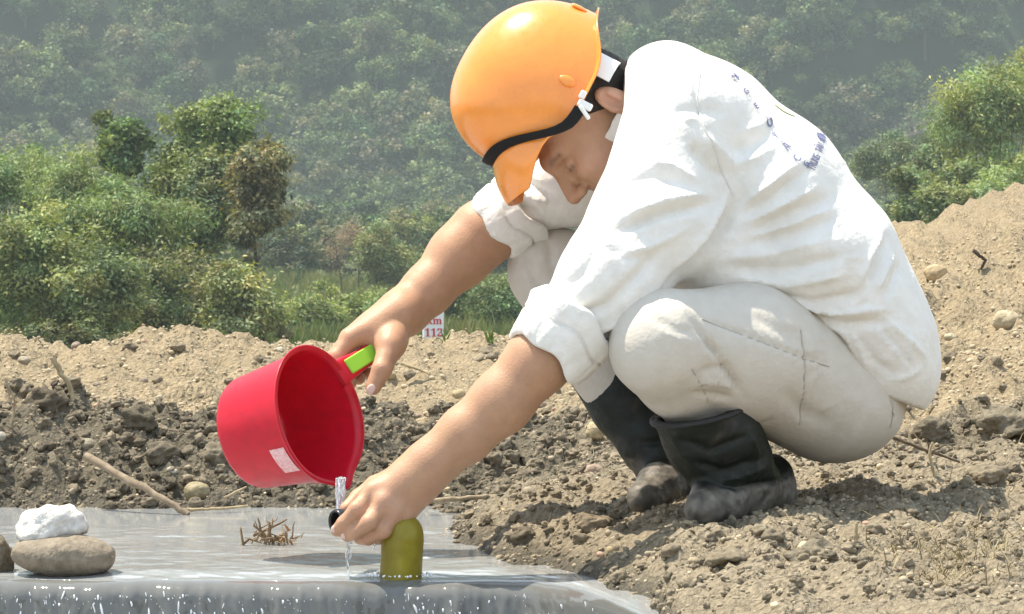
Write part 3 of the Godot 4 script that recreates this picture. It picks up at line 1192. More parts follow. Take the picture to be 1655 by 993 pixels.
func head_field(f: Field) -> void:
	var b := Basis(HF, HU, HS)
	f.ell(HP(0.012, 0.048, 0), b, Vector3(0.087, 0.085, 0.074), 0.02)
	f.ell(HP(0.045, -0.012, 0), b, Vector3(0.060, 0.082, 0.062), 0.025)
	for s in [-1.0, 1.0]:
		f.cap(HP(0.0, -0.05, 0.052 * s), HP(0.07, -0.092, 0.022 * s), 0.019, 0.016, 0.03)
		f.ell(HP(0.072, -0.018, 0.044 * s), b, Vector3(0.026, 0.020, 0.020), 0.022)
		f.ell(HP(0.060, -0.050, 0.042 * s), b, Vector3(0.028, 0.030, 0.018), 0.022)
	f.cap(HP(0.078, -0.098, -0.012), HP(0.078, -0.098, 0.012), 0.02, 0.02, 0.02)
	f.cap(HP(0.090, 0.032, -0.034), HP(0.100, 0.030, 0.0), 0.012, 0.013, 0.014)
	f.cap(HP(0.100, 0.030, 0.0), HP(0.090, 0.032, 0.034), 0.013, 0.012, 0.014)
	for s in [-1.0, 1.0]:
		f.ell(HP(0.101, 0.008, 0.033 * s), b, Vector3(0.013, 0.010, 0.017), 0.012, true)
	for s in [-1.0, 1.0]:
		f.ell(HP(0.0865, 0.007, 0.032 * s), b, Vector3(0.0135, 0.0125, 0.0145), 0.003)
		f.cap(HP(0.0985, 0.000, 0.022 * s), HP(0.0945, -0.002, 0.041 * s), 0.0022, 0.0018, 0.003)   # closed lid edge
	f.cap(HP(0.102, 0.022, 0), HP(0.124, -0.026, 0), 0.0085, 0.012, 0.012)
	for s in [-1.0, 1.0]:
		f.ell(HP(0.113, -0.031, 0.0135 * s), b, Vector3(0.0115, 0.0085, 0.0075), 0.006)
	for s in [-1.0, 1.0]:
		f.ell(HP(0.118, -0.040, 0.0075 * s), b, Vector3(0.005, 0.005, 0.004), 0.004, true)
	f.cap(HP(0.104, -0.060, -0.020), HP(0.110, -0.058, 0.0), 0.0055, 0.007, 0.008)
	f.cap(HP(0.110, -0.058, 0.0), HP(0.104, -0.060, 0.020), 0.007, 0.0055, 0.008)
	f.cap(HP(0.102, -0.073, -0.017), HP(0.102, -0.073, 0.017), 0.0075, 0.0075, 0.008)
	f.cap(HP(0.111, -0.0655, -0.02), HP(0.111, -0.0655, 0.02), 0.0022, 0.0022, 0.003, 1.0, true)
	# ears: a tilted rim with a hollow, and a lobe
	for s in [-1.0, 1.0]:
		var eb := Basis(HF * 0.97 - HU * 0.2, HU * 0.97 + HF * 0.2, HS)
		eb = eb * Basis(Vector3(0, 1, 0), -0.38 * s)
		f.ell(HP(-0.012, 0.004, 0.080 * s), eb, Vector3(0.0195, 0.031, 0.009), 0.006)
		f.ell(HP(-0.006, -0.026, 0.078 * s), eb, Vector3(0.009, 0.010, 0.006), 0.006)
		f.ell(HP(-0.010, 0.006, 0.0915 * s), eb, Vector3(0.0125, 0.0215, 0.0105), 0.003, true)
		f.cap(HP(-0.015, 0.017, 0.0845 * s), HP(-0.017, -0.010, 0.0835 * s), 0.0036, 0.003, 0.003)
		f.ell(HP(0.001, -0.003, 0.083 * s), eb, Vector3(0.004, 0.006, 0.004), 0.004)

func skin_paint(mb: MB, first: int, spots: Array) -> void:
	var base := Color(0.46, 0.262, 0.158)
	for i in range(first, mb.v.size()):
		var p := mb.v[i]
		var k := 1.0 + 0.10 * cloth_n.get_noise_3d(p.x * 40.0, p.y * 40.0, p.z * 40.0) + 0.05 * cloth_n.get_noise_3d(p.x * 150.0, p.y * 150.0, p.z * 150.0)
		var c := Color(base.r * k, base.g * k * (1.0 + 0.05 * cloth_n.get_noise_3d(p.x * 25.0, p.y * 25.0, 4.0)), base.b * k)
		for s: Array in spots:
			var d := (p - (s[0] as Vector3)).length() / float(s[1])
			if d < 1.6:
				c = c.lerp(s[2], exp(-d * d * 1.5) * float(s[3]))
		mb.c[i] = c

func finger(f: Field, pts: Array, spots: Array, nail := true) -> void:
	chain(f, pts, 0.0045)
	var red := Color(0.62, 0.30, 0.22)
	for i in range(1, pts.size() - 1):
		spots.append([W(pts[i][0], pts[i][1], pts[i][2]), RP(pts[i][3] * 1.1, 0.2), red, 0.35])

func build_person() -> void:
	var foot := Vector3(0.30, ground(0.30, 0.12), 0.10)
	var man := thing("person", "crouching man in white shirt, beige trousers and rubber boots pouring water", "person", foot)
	# head axes: bowed face-down, turned a little to the near side
	HO = W(979, 190, 0.0)
	HF = Vector3(-0.56, -0.83, 0).normalized()
	HU = Vector3(-0.83, 0.56, 0).normalized()
	HS = Vector3(0, 0, 1)
	var yaw := 0.16
	var f2 := HF * cos(yaw) + HS * sin(yaw)
	HS = HS * cos(yaw) - HF * sin(yaw)
	HF = f2

	# --- body: one mesh; head, arms with hands fine, the hidden trunk and legs coarse
	var skin := MB.new()
	var spots := []
	var hf := Field.new()
	head_field(hf)
	hf.cap(HP(-0.018, -0.02, 0), W(1062, 175, 0), 0.054, 0.060, 0.03)
	hf.nets(HO - Vector3(0.17, 0.20, 0.125), HO + Vector3(0.17, 0.13, 0.125), 0.0032, skin)
	spots.append([HP(0.112, -0.06, 0.0), 0.016, Color(0.50, 0.24, 0.20), 0.6])
	spots.append([HP(0.112, -0.073, 0.0), 0.014, Color(0.50, 0.24, 0.20), 0.6])
	spots.append([HP(0.07, -0.02, 0.06), 0.03, Color(0.62, 0.33, 0.24), 0.4])
	spots.append([HP(-0.012, 0.01, 0.09), 0.02, Color(0.62, 0.34, 0.26), 0.5])
	for s in [-1.0, 1.0]:
		for k in 4:
			spots.append([HP(0.0985 - 0.0013 * k, -0.0005, (0.022 + 0.006 * k) * s), 0.0042, Color(0.03, 0.02, 0.018), 0.95])
		for k in 6:
			var g := k / 5.0
			spots.append([HP(0.107 - 0.013 * g * g, 0.0255 + 0.004 * sin(g * 3.0), (0.012 + 0.032 * g) * s), 0.0048, Color(0.04, 0.03, 0.025), 0.8])
		spots.append([HP(0.092, -0.006, 0.036 * s), 0.012, Color(0.42, 0.25, 0.19), 0.35])
	tick("head")

	# near (left) arm and the fist that grips the black bottle mouth
	var nf := Field.new()
	chain(nf, [[1010, 370, 0.215, 46], [935, 505, 0.235, 44], [870, 584, 0.238, 51], [810, 651, 0.242, 48], [752, 703, 0.245, 42.5], [702, 746, 0.246, 37], [672, 770, 0.247, 34]], 0.02)
	# palm
	chain(nf, [[680, 762, 0.247, 33], [628, 795, 0.262, 27]], 0.02)
	chain(nf, [[674, 768, 0.240, 28], [606, 796, 0.258, 18]], 0.016)
	chain(nf, [[676, 772, 0.252, 28], [620, 815, 0.270, 18]], 0.016)
	chain(nf, [[678, 778, 0.252, 27], [637, 829, 0.268, 17.5]], 0.016)
	chain(nf, [[682, 783, 0.246, 26], [652, 837, 0.255, 16.5]], 0.016)
	chain(nf, [[655, 790, 0.22, 26], [625, 820, 0.225, 22]], 0.02)
	finger(nf, [[603, 796, 0.258, 15.5], [577, 824, 0.284, 13.6], [556, 846, 0.280, 11.6], [544, 858, 0.268, 10.2]], spots)
	finger(nf, [[619, 815, 0.270, 16], [597, 845, 0.297, 13.8], [574, 861, 0.284, 11.8], [561, 866, 0.270, 10.6]], spots)
	finger(nf, [[637, 829, 0.268, 15.5], [619, 858, 0.287, 13.2], [595, 870, 0.274, 11.4], [582, 871, 0.260, 10.4]], spots)
	finger(nf, [[652, 836, 0.256, 14], [640, 859, 0.268, 11.8], [619, 870, 0.256, 10.2], [607, 872, 0.244, 9.4]], spots)
	finger(nf, [[660, 765, 0.222, 22], [607, 786, 0.208, 17], [579, 806, 0.212, 14.2], [560, 823, 0.228, 11.4]], spots)
	for k: Array in [[603, 794, 0.272], [619, 812, 0.286], [637, 826, 0.283], [652, 833, 0.270]]:
		nf.ell(W(k[0], k[1], k[2]), Basis(), Vector3(0.011, 0.011, 0.009), 0.012)    # knuckles
		spots.append([W(k[0], k[1], k[2]), 0.016, Color(0.64, 0.36, 0.27), 0.4])
	nf.nets(W(1000, 900, 0.24) - Vector3(0.42, 0.01, 0.11), W(960, 500, 0.24) + Vector3(0, 0, 0.11), 0.0026, skin)
	tick("near arm")

	# far (right) arm and the hand round the dipper's grip
	var ff := Field.new()
	chain(ff, [[960, 262, -0.205, 34], [850, 333, -0.21, 33], [800, 364, -0.203, 46], [778, 380, -0.20, 50], [742, 415, -0.19, 48.5], [690, 470, -0.165, 38.5], [655, 503, -0.145, 35]], 0.02)
	chain(ff, [[655, 503, -0.145, 34], [610, 533, -0.125, 27]], 0.02)
	chain(ff, [[648, 508, -0.12, 30], [566, 548, -0.092, 18]], 0.018)
	chain(ff, [[645, 505, -0.135, 30], [568, 548, -0.115, 18]], 0.018)
	chain(ff, [[650, 508, -0.15, 28], [576, 552, -0.140, 17]], 0.018)
	chain(ff, [[655, 512, -0.16, 26], [588, 558, -0.160, 16]], 0.018)
	finger(ff, [[566, 549, -0.092, 17], [544, 578, -0.078, 14], [548, 603, -0.070, 12], [562, 613, -0.078, 10.5]], spots)
	finger(ff, [[566, 549, -0.116, 17], [541, 580, -0.112, 14.5], [548, 608, -0.098, 12.2], [566, 618, -0.090, 11]], spots)
	finger(ff, [[575, 552, -0.140, 16], [552, 582, -0.140, 13.5], [560, 608, -0.124, 11.8], [580, 612, -0.108, 10.5]], spots)
	finger(ff, [[588, 557, -0.160, 15], [568, 585, -0.162, 12], [576, 604, -0.146, 10.6], [595, 604, -0.130, 9.8]], spots)
	finger(ff, [[645, 520, -0.125, 27], [630, 562, -0.072, 20], [617, 598, -0.046, 16.2], [603, 626, -0.040, 13]], spots)
	chain(ff, [[610, 545, -0.105, 22], [632, 556, -0.085, 20]], 0.02)
	spots.append([W(601, 628, -0.026), 0.007, Color(0.75, 0.5, 0.42), 0.8])
	ff.nets(W(525, 650, -0.17) - Vector3(0, 0, 0.09), W(870, 310, -0.17) + Vector3(0, 0, 0.17), 0.0026, skin)
	tick("far arm")

	var tf := Field.new()
	chain(tf, [[1062, 170, 0, 56], [1160, 235, 0, 66], [1260, 335, 0, 76], [1340, 460, 0, 78], [1380, 580, 0, 74]], 0.03, 0.66)
	chain(tf, [[1100, 195, 0.10, 56], [1040, 355, 0.2, 46], [928, 510, 0.235, 42]], 0.02)
	chain(tf, [[1050, 195, -0.12, 54], [955, 266, -0.205, 34], [850, 333, -0.21, 30]], 0.02)
	chain(tf, [[1345, 630, 0.08, 90], [1200, 565, 0.2, 76], [1080, 560, 0.25, 54], [1140, 680, 0.18, 34], [1195, 780, 0.12, 34], [1140, 812, 0.22, 26]], 0.02)
	chain(tf, [[1335, 620, -0.1, 88], [1100, 500, -0.18, 70], [905, 448, -0.22, 44], [985, 620, -0.18, 28], [1088, 765, -0.13, 34], [1040, 802, -0.03, 20]], 0.02)
	tf.nets(Vector3(0.0, -0.03, -0.34), Vector3(0.62, 0.62, 0.38), 0.014, skin)
	skin_paint(skin, 0, spots)
	var sm := mat(Color.WHITE, 0.52, 0.45)
	sm.subsurf_scatter_enabled = true
	sm.subsurf_scatter_strength = 0.12
	sm.heightmap_enabled = true
	sm.heightmap_scale = 0.05
	sm.heightmap_texture = noise_tex(0.06, 12, Color.BLACK, Color.WHITE, 3, 512)
	tri_map(sm, 9.0)
	part("body", skin, sm, man)
	tick("body")

	# fingernails
	var nails := mat(Color(0.72, 0.50, 0.42), 0.3, 0.5)
	for q: Array in [[599, 630, -0.028, 0.0065, 0.0085, 0.5], [541, 855, 0.276, 0.005, 0.0065, 0.8], [557, 866, 0.2785, 0.005, 0.006, 1.0]]:
		var nb := MB.new()
		nb.ball(Transform3D(Basis(Vector3(0, 0, 1), -q[5]) * Basis.from_scale(Vector3(q[3], q[4], 0.0022)), W(q[0], q[1], q[2])), 6, 10)
		part("fingernail", nb, nails, man)

	# --- hair: short and dark under the helmet, down to the ear and the nape
	var hr := Field.new()
	var hb := Basis(HF, HU, HS)
	hr.ell(HP(0.008, 0.046, 0), hb, Vector3(0.091, 0.088, 0.0785), 0.01)
	hr.cap(HP(-0.040, 0.0, 0), HP(-0.038, -0.045, 0), 0.043, 0.036, 0.03)
	hr.plane_cut(HP(0.036, 0, 0), HF + HU * -0.25, 0.006)
	hr.plane_cut(HP(-0.014, -0.006, 0), HF * 0.75 - HU, 0.006)
	hr.plane_cut(HP(0, -0.052, 0), -HU, 0.006)
	var hm := MB.new()
	hr.nets(HO - Vector3(0.17, 0.15, 0.11), HO + Vector3(0.13, 0.13, 0.11), 0.004, hm)
	var nn := hm.normals()
	for i in hm.v.size():
		var p := hm.v[i]
		hm.v[i] += nn[i] * 0.0022 * cloth_n.get_noise_3d(p.x * 260.0, p.y * 260.0, p.z * 120.0)
		hm.c[i] = Color(0.034, 0.028, 0.024)
	part("hair", hm, mat(Color.WHITE, 0.6, 0.3), man)

	build_clothes(man)

func build_clothes(man: Node3D) -> void:
	var cotton := mat(Color(0.86, 0.84, 0.80), 0.88, 0.25)
	cotton.albedo_texture = noise_tex(0.012, 51, Color(0.93, 0.925, 0.91), Color(1, 1, 1), 5, 512)
	cotton.heightmap_enabled = true
	cotton.heightmap_scale = 0.10
	cotton.heightmap_texture = noise_tex(0.03, 52, Color.BLACK, Color.WHITE, 4, 512)
	cotton.rim_enabled = true
	cotton.rim = 0.25
	tri_map(cotton, 5.0)
	var s := Field.new()
	shirt_f = s
	chain(s, [[1078, 150, 0, 84], [1137, 208, 0, 107], [1238, 308, 0, 122], [1322, 425, 0, 126], [1374, 508, 0, 113], [1408, 562, 0, 101], [1420, 600, 0, 96]], 0.03, 0.56)
	chain(s, [[1130, 290, 0.0, 100], [1150, 405, 0.0, 112], [1230, 470, 0.0, 110]], 0.04, 0.56)
	chain(s, [[1150, 405, 0.03, 100], [1090, 410, 0.03, 80]], 0.04, 0.6)
	s.plane_cut(W(1390, 622, 0.1), Vector3(-0.38, -0.92, 0))
	chain(s, [[1104, 192, 0.12, 96], [1050, 362, 0.195, 94], [990, 450, 0.225, 82], [942, 500, 0.235, 66]], 0.03)
	chain(s, [[1050, 190, -0.12, 90], [940, 285, -0.20, 72], [850, 337, -0.205, 47]], 0.03)
	# the neck opening
	s.cap(W(960, 178, 0), W(1058, 166, 0), 0.078, 0.058, 0.008, 1.0, true)
	var L := folds
	# pulled from the armpit over the ribs
	fold(L, [[1196, 318], [1150, 392], [1112, 432], [1050, 488]], 11, -0.013)
	fold(L, [[1183, 300], [1130, 385], [1075, 440]], 15, 0.008)
	fold(L, [[1195, 352], [1240, 322], [1308, 272]], 11, -0.007)
	fold(L, [[1200, 330], [1245, 298], [1290, 262]], 10, 0.006)
	fold(L, [[1208, 375], [1270, 348], [1345, 318]], 12, -0.008)
	fold(L, [[1205, 362], [1262, 332], [1325, 300]], 9, 0.006)
	fold(L, [[1190, 398], [1275, 378], [1365, 348]], 12, -0.007)
	fold(L, [[1200, 388], [1275, 364], [1350, 336]], 9, 0.005)
	fold(L, [[1160, 420], [1250, 410], [1350, 385]], 13, 0.006)
	fold(L, [[1170, 432], [1260, 436], [1370, 412]], 12, -0.008)
	fold(L, [[1180, 445], [1270, 462], [1380, 440]], 12, 0.006)
	fold(L, [[1215, 470], [1310, 490], [1400, 470]], 10, -0.006)
	fold(L, [[1250, 482], [1340, 506], [1440, 500]], 8, 0.0075)
	fold(L, [[1280, 500], [1360, 524], [1440, 520]], 9, -0.006)
	fold(L, [[1384, 462], [1404, 415], [1432, 372]], 8, 0.006)
	fold(L, [[1396, 468], [1416, 420], [1440, 384]], 7, -0.006)
	fold(L, [[1412, 474], [1432, 436], [1452, 404]], 8, 0.006)
	fold(L, [[1430, 484], [1448, 450], [1462, 425]], 7, -0.005)
	# the bunched tail
	fold(L, [[1400, 520], [1440, 556], [1470, 590]], 7, 0.0050)
	fold(L, [[1425, 512], [1462, 545], [1505, 582]], 7, 0.0044)
	fold(L, [[1412, 526], [1450, 560], [1480, 600]], 6, -0.0044)
	fold(L, [[1472, 536], [1472, 570], [1466, 604]], 5, 0.0044)
	fold(L, [[1385, 540], [1410, 580], [1450, 610]], 8, -0.0033)
	fold(L, [[1370, 530], [1392, 570], [1405, 606]], 7, 0.0044)
	fold(L, [[1440, 615], [1470, 610], [1500, 592]], 7, 0.0028)
	fold(L, [[1330, 516], [1362, 540], [1386, 580]], 7, 0.0044)
	fold(L, [[1340, 530], [1366, 558], [1380, 596]], 6, -0.0044)
	# shoulder and back
	fold(L, [[1128, 116], [1122, 160], [1135, 205]], 5, -0.003)
	fold(L, [[1110, 230], [1140, 262], [1172, 296]], 14, -0.009)
	fold(L, [[1130, 218], [1165, 248], [1196, 280]], 13, 0.006)
	fold(L, [[1180, 245], [1215, 235], [1258, 208]], 13, -0.006)
	fold(L, [[1180, 270], [1220, 258], [1262, 232]], 11, 0.005)
	fold(L, [[1190, 215], [1225, 205], [1260, 186]], 12, 0.004)
	fold(L, [[1075, 185], [1120, 178], [1180, 184]], 13, -0.003)
	# sleeve
	fold(L, [[990, 376], [1060, 348], [1150, 330]], 10, -0.010)
	fold(L, [[1000, 352], [1070, 326], [1150, 312]], 12, 0.007)
	fold(L, [[975, 420], [1050, 398], [1110, 366]], 12, 0.006)
	fold(L, [[915, 512], [975, 492], [1030, 440], [1062, 400]], 12, -0.009)
	fold(L, [[945, 540], [1010, 512], [1070, 462]], 10, 0.006)
	fold(L, [[955, 552], [1015, 524], [1070, 484]], 8, -0.006)
	fold(L, [[900, 470], [940, 440], [965, 395]], 12, -0.004)
	fold(L, [[1040, 262], [1085, 272], [1130, 300]], 13, 0.006)
	fold(L, [[1000, 300], [1050, 285], [1105, 300]], 12, -0.006)
	fold(L, [[960, 395], [1010, 415], [1050, 412]], 10, -0.004)
	# far sleeve
	fold(L, [[800, 300], [840, 330], [880, 350]], 9, -0.007)
	fold(L, [[815, 290], [855, 315], [895, 330]], 9, 0.006)
	fold(L, [[835, 275], [870, 300], [905, 318]], 9, -0.006)
	var r := RandomNumberGenerator.new()
	r.seed = 5
	for i in 46:   # small creases everywhere
		var x := r.randf_range(1040, 1480)
		var y := r.randf_range(110, 600)
		var an := r.randf_range(-0.9, 0.5)
		var ln := r.randf_range(28, 75)
		fold(L, [[x, y], [x + ln * cos(an) * 0.5, y + ln * sin(an) * 0.5 + r.randf_range(-4, 4)], [x + ln * cos(an), y + ln * sin(an)]], r.randf_range(3.5, 6.5), r.randf_range(-0.0022, 0.0026))
	var mb := MB.new()
	s.nets(Vector3(-0.09, 0.12, -0.34), Vector3(0.67, 0.74, 0.40), 0.0044, mb)
	crumple(mb, L, 0.0010, 6.0, 1.35)
	var shirt := part("shirt", mb, cotton, man)
	shirt.set_meta("label", "white long sleeved shirt with rolled sleeves and printing on the back")
	tick("shirt")
	var cb := MB.new()
	cuff(cb, W(938, 506, 0.235), W(882, 578, 0.238), RP(77, 0.235), RP(66, 0.235), 1)
	part("rolled_cuff", cb, cotton, shirt)
	cb = MB.new()
	cuff(cb, W(846, 337, -0.205), W(792, 374, -0.20), RP(63, -0.2), RP(55, -0.2), 4)
	part("rolled_cuff", cb, cotton, shirt)
	# standing collar, open at the throat
	cb = MB.new()
	var rings := []
	for k: Array in [[0.0, 1.06, 0.0], [0.3, 1.03, 0.0], [1.0, 0.97, 0.0], [1.03, 0.93, 0.0], [0.97, 0.90, 0.0], [0.0, 0.95, 0.0]]:
		var ring := PackedVector3Array()
		for i in 49:
			var an := -2.75 + 5.5 * i / 48.0         # 0 at the nape
			var cen := W(1040, 168, 0).lerp(W(1016, 178, 0), k[0])
			var x: Vector3 = Vector3(0.36, 0.93, 0) * cos(an) * 0.082 * k[1]
			var z: Vector3 = Vector3(0, 0, 1) * sin(an) * 0.084 * k[1]
			var drop := Vector3(-0.55, -0.4, 0) * 0.03 * smoothstep(1.2, 2.7, absf(an))
			var wob := Vector3(0.5, -0.2, 0) * 0.006 * cloth_n.get_noise_2d(an * 2.5, k[0])
			ring.append(cen + x + z + drop + wob + Vector3(-0.93, 0.36, 0) * 0.012 * k[0])
		rings.append(ring)
	loft(cb, rings, false)
	part("collar", cb, cotton, shirt)
	build_print(shirt)
	for q: Array in [[[1131, 112], [1124, 160], [1136, 215], [1166, 280], [1184, 322]]]:
		seam(shirt, s, L, 1.35, 0.0010, q, mat(Color(0.74, 0.73, 0.70), 0.9, 0.2))

	# --- trousers
	var twill := mat(Color(0.63, 0.59, 0.525), 0.85, 0.3)
	twill.albedo_texture = noise_tex(0.015, 61, Color(0.95, 0.945, 0.935), Color(1, 1, 1), 5, 512)
	twill.heightmap_enabled = true
	twill.heightmap_scale = 0.07
	twill.heightmap_texture = noise_tex(0.04, 62, Color.BLACK, Color.WHITE, 4, 512)
	tri_map(twill, 5.0)
	var f := Field.new()
	chain(f, [[1400, 575, 0, 88], [1362, 634, 0, 108]], 0.03, 0.6)
	chain(f, [[1338, 632, 0.08, 115], [1205, 572, 0.185, 108], [1078, 557, 0.262, 90]], 0.03)
	chain(f, [[1074, 560, 0.262, 90], [1100, 602, 0.228, 75], [1126, 642, 0.19, 62], [1150, 700, 0.17, 50]], 0.010)
	chain(f, [[1330, 620, -0.09, 112], [1100, 500, -0.18, 92], [893, 438, -0.22, 70]], 0.03)
	chain(f, [[893, 440, -0.22, 70], [935, 540, -0.2, 56], [985, 630, -0.18, 45]], 0.012)
	var T := [{}]
	fold(T, [[1095, 492], [1130, 540], [1168, 596], [1196, 640]], 7, -0.010)
	fold(T, [[1080, 480], [1115, 520], [1150, 556]], 9, 0.005)
	fold(T, [[1045, 508], [1085, 528], [1115, 532]], 7, -0.0025)
	fold(T, [[1050, 525], [1090, 545], [1125, 548]], 7, 0.002)
	fold(T, [[1120, 560], [1150, 572], [1166, 590]], 7, 0.005)
	fold(T, [[1120, 592], [1150, 588], [1172, 590]], 6, -0.005)
	fold(T, [[1110, 612], [1150, 612], [1184, 622]], 7, 0.005)
	fold(T, [[1105, 628], [1145, 632], [1180, 640]], 6, -0.005)
	fold(T, [[1120, 508], [1190, 535], [1285, 572], [1345, 592]], 3.2, -0.004)
	fold(T, [[1286, 518], [1296, 580], [1294, 640], [1290, 690]], 3.2, -0.004)
	fold(T, [[1300, 530], [1312, 580], [1308, 640]], 6, 0.004)
	fold(T, [[1110, 590], [1128, 620], [1140, 650]], 3.0, -0.003)
	fold(T, [[1196, 500], [1250, 530], [1300, 560]], 14, -0.004)
	fold(T, [[1250, 620], [1290, 660], [1350, 690]], 16, -0.004)
	fold(T, [[1360, 600], [1365, 650], [1350, 700]], 8, 0.003)
	fold(T, [[1385, 610], [1395, 650], [1385, 700]], 7, -0.003)
	fold(T, [[1440, 640], [1450, 660], [1446, 690]], 3, -0.003)
	fold(T, [[850, 400], [860, 450], [880, 490]], 9, -0.006)
	fold(T, [[890, 380], [895, 430], [910, 470]], 10, -0.006)
	for i in 26:
		var x := r.randf_range(1020, 1420)
		var y := r.randf_range(470, 720)
		var an := r.randf_range(-0.6, 1.2)
		var ln := r.randf_range(20, 60)
		fold(T, [[x, y], [x + ln * cos(an) * 0.5, y + ln * sin(an) * 0.5 + r.randf_range(-4, 4)], [x + ln * cos(an), y + ln * sin(an)]], r.randf_range(4, 9), r.randf_range(-0.002, 0.0018))
	mb = MB.new()
	f.nets(Vector3(-0.03, 0.06, -0.36), Vector3(0.64, 0.44, 0.40), 0.0050, mb)
	crumple(mb, T, 0.0007, 6.0)
	for i in mb.v.size():
		var p := mb.v[i]
		var soil := smoothstep(0.3, 0.7, cloth_n.get_noise_3d(p.x * 7.0, p.y * 7.0, p.z * 7.0)) * smoothstep(0.30, 0.12, p.y) * 0.08
		mb.c[i] = Color.WHITE.lerp(Color(0.6, 0.5, 0.38), soil)
	var tro := part("trousers", mb, twill, man)
	for q: Array in [[[1124, 511], [1190, 536], [1240, 555], [1285, 573], [1340, 592]], [[1287, 530], [1295, 580], [1293, 640], [1288, 690]], [[1108, 588], [1126, 618], [1140, 648]], [[1442, 650], [1448, 672], [1440, 696]]]:
		seam(tro, f, T, 1.0, 0.0007, q, mat(Color(0.50, 0.47, 0.415), 0.9, 0.2))
	tick("trousers")

	# --- boots
	var rubber := mat(Color.WHITE, 0.5, 0.4)
	rubber.heightmap_enabled = true
	rubber.heightmap_scale = 0.12
	rubber.heightmap_texture = noise_tex(0.03, 71, Color.BLACK, Color.WHITE, 4, 512)
	rubber.roughness_texture = noise_tex(0.02, 72, Color(0.5, 0.5, 0.5), Color(1, 1, 1), 4, 512)
	rubber.roughness = 0.7
	tri_map(rubber, 5.0)
	for near in [true, false]:
		var b := Field.new()
		var B := [{}]
		var mud_y := 0.0
		if near:
			chain(b, [[1129, 660, 0.215, 76], [1152, 704, 0.195, 77], [1176, 742, 0.165, 69], [1198, 778, 0.135, 58]], 0.015)
			chain(b, [[1198, 782, 0.13, 54], [1247, 796, 0.055, 40]], 0.02)
			chain(b, [[1246, 770, 0.06, 37], [1250, 806, 0.055, 37]], 0.012)
			chain(b, [[1195, 795, 0.14, 46], [1160, 812, 0.215, 40], [1136, 823, 0.265, 30]], 0.02)
			b.cap(W(1132, 674, 0.208), W(1112, 620, 0.23), RP(62, 0.2), RP(64, 0.2), 0.004, 1.0, true)
			b.plane_cut(W(1129, 664, 0.215), Vector3(-0.19, 0.95, 0.14))
			mud_y = W(0, 782, 0.15).y
			fold(B, [[1085, 700], [1140, 722], [1215, 694]], 8, -0.005)
			fold(B, [[1105, 738], [1165, 757], [1232, 736]], 9, -0.008)
			fold(B, [[1150, 775], [1200, 765], [1244, 748]], 8, 0.006)
			fold(B, [[1130, 768], [1190, 782], [1280, 778]], 6, -0.007)
			fold(B, [[1205, 690], [1220, 730], [1215, 765]], 8, 0.005)
			fold(B, [[1075, 690], [1100, 730], [1140, 764]], 9, 0.004)
		else:
			chain(b, [[955, 580, -0.2, 50], [1008, 655, -0.18, 52], [1055, 718, -0.15, 50], [1088, 762, -0.13, 50]], 0.015)
			chain(b, [[1090, 768, -0.13, 46], [1066, 790, -0.07, 36], [1040, 808, -0.01, 27]], 0.02)
			chain(b, [[1100, 775, -0.15, 42], [1110, 790, -0.17, 38]], 0.02)
			b.cap(W(955, 580, -0.2), W(935, 550, -0.2), RP(45, -0.2), RP(47, -0.2), 0.004, 1.0, true)
			b.plane_cut(W(952, 586, -0.2), Vector3(-0.45, 0.88, 0.1))
			mud_y = W(0, 748, -0.1).y
			fold(B, [[1035, 735], [1070, 735], [1110, 720]], 8, -0.006)
		mb = MB.new()
		b.nets(W(900, 860, 0.3) - Vector3(0, 0, 0.55), W(1310, 540, 0.3) + Vector3(0.02, 0.02, 0.05), 0.0040, mb)
		crumple(mb, B, 0.0018, 14.0)
		for i in mb.v.size():
			var p := mb.v[i]
			var e := mud_y + 0.010 * cloth_n.get_noise_3d(p.x * 16.0, p.y * 5.0, p.z * 16.0)
			var m := smoothstep(e + 0.004, e - 0.004, p.y) * clampf(0.72 + 0.75 * cloth_n.get_noise_3d(p.x * 42.0, p.y * 42.0, p.z * 42.0), 0.1, 1.0)
			var dust := smoothstep(0.2, 0.7, cloth_n.get_noise_3d(p.x * 22.0, p.y * 22.0, p.z * 22.0)) * 0.5
			if m > 0.1:
				mb.v[i] += Vector3(0.7, 0.5, 0.7) * (0.0035 * m * cloth_n.get_noise_3d(p.x * 55.0, p.y * 55.0, p.z * 55.0))
			mb.c[i] = Color(0.011, 0.012, 0.011).lerp(Color(0.07, 0.06, 0.045), dust).lerp(Color(0.225, 0.20, 0.165).lerp(Color(0.13, 0.115, 0.095), clampf(0.5 + cloth_n.get_noise_3d(p.x * 35.0, p.y * 35.0, p.z * 35.0), 0.0, 1.0)), m)
		var boot := part("rubber_boot", mb, rubber, man)
		boot.set_meta("label", "black rubber boot with grey mud caked on its foot" if near else "far black rubber boot with a muddy foot")
		var rb := MB.new()
		rb.col = Color(0.024, 0.025, 0.024)
		var pts := PackedVector3Array()
		var rad := PackedFloat32Array()
		for i in 41:
			var an := TAU * i / 40.0
			if near:
				pts.append(W(1130, 668, 0.214) + Vector3(0.98, 0.195, 0.0) * cos(an) * 0.0672 + Vector3(0.03, -0.145, 0.989) * sin(an) * 0.0672)
			else:
				pts.append(W(955, 590, -0.198) + Vector3(0.88, 0.45, 0.0) * cos(an) * 0.0475 + Vector3(0, -0.1, 0.99) * sin(an) * 0.0475)
			rad.append(0.0042)
		rb.tube(pts, rad, 8)
		part("rim", rb, rubber, boot)
	tick("boots")

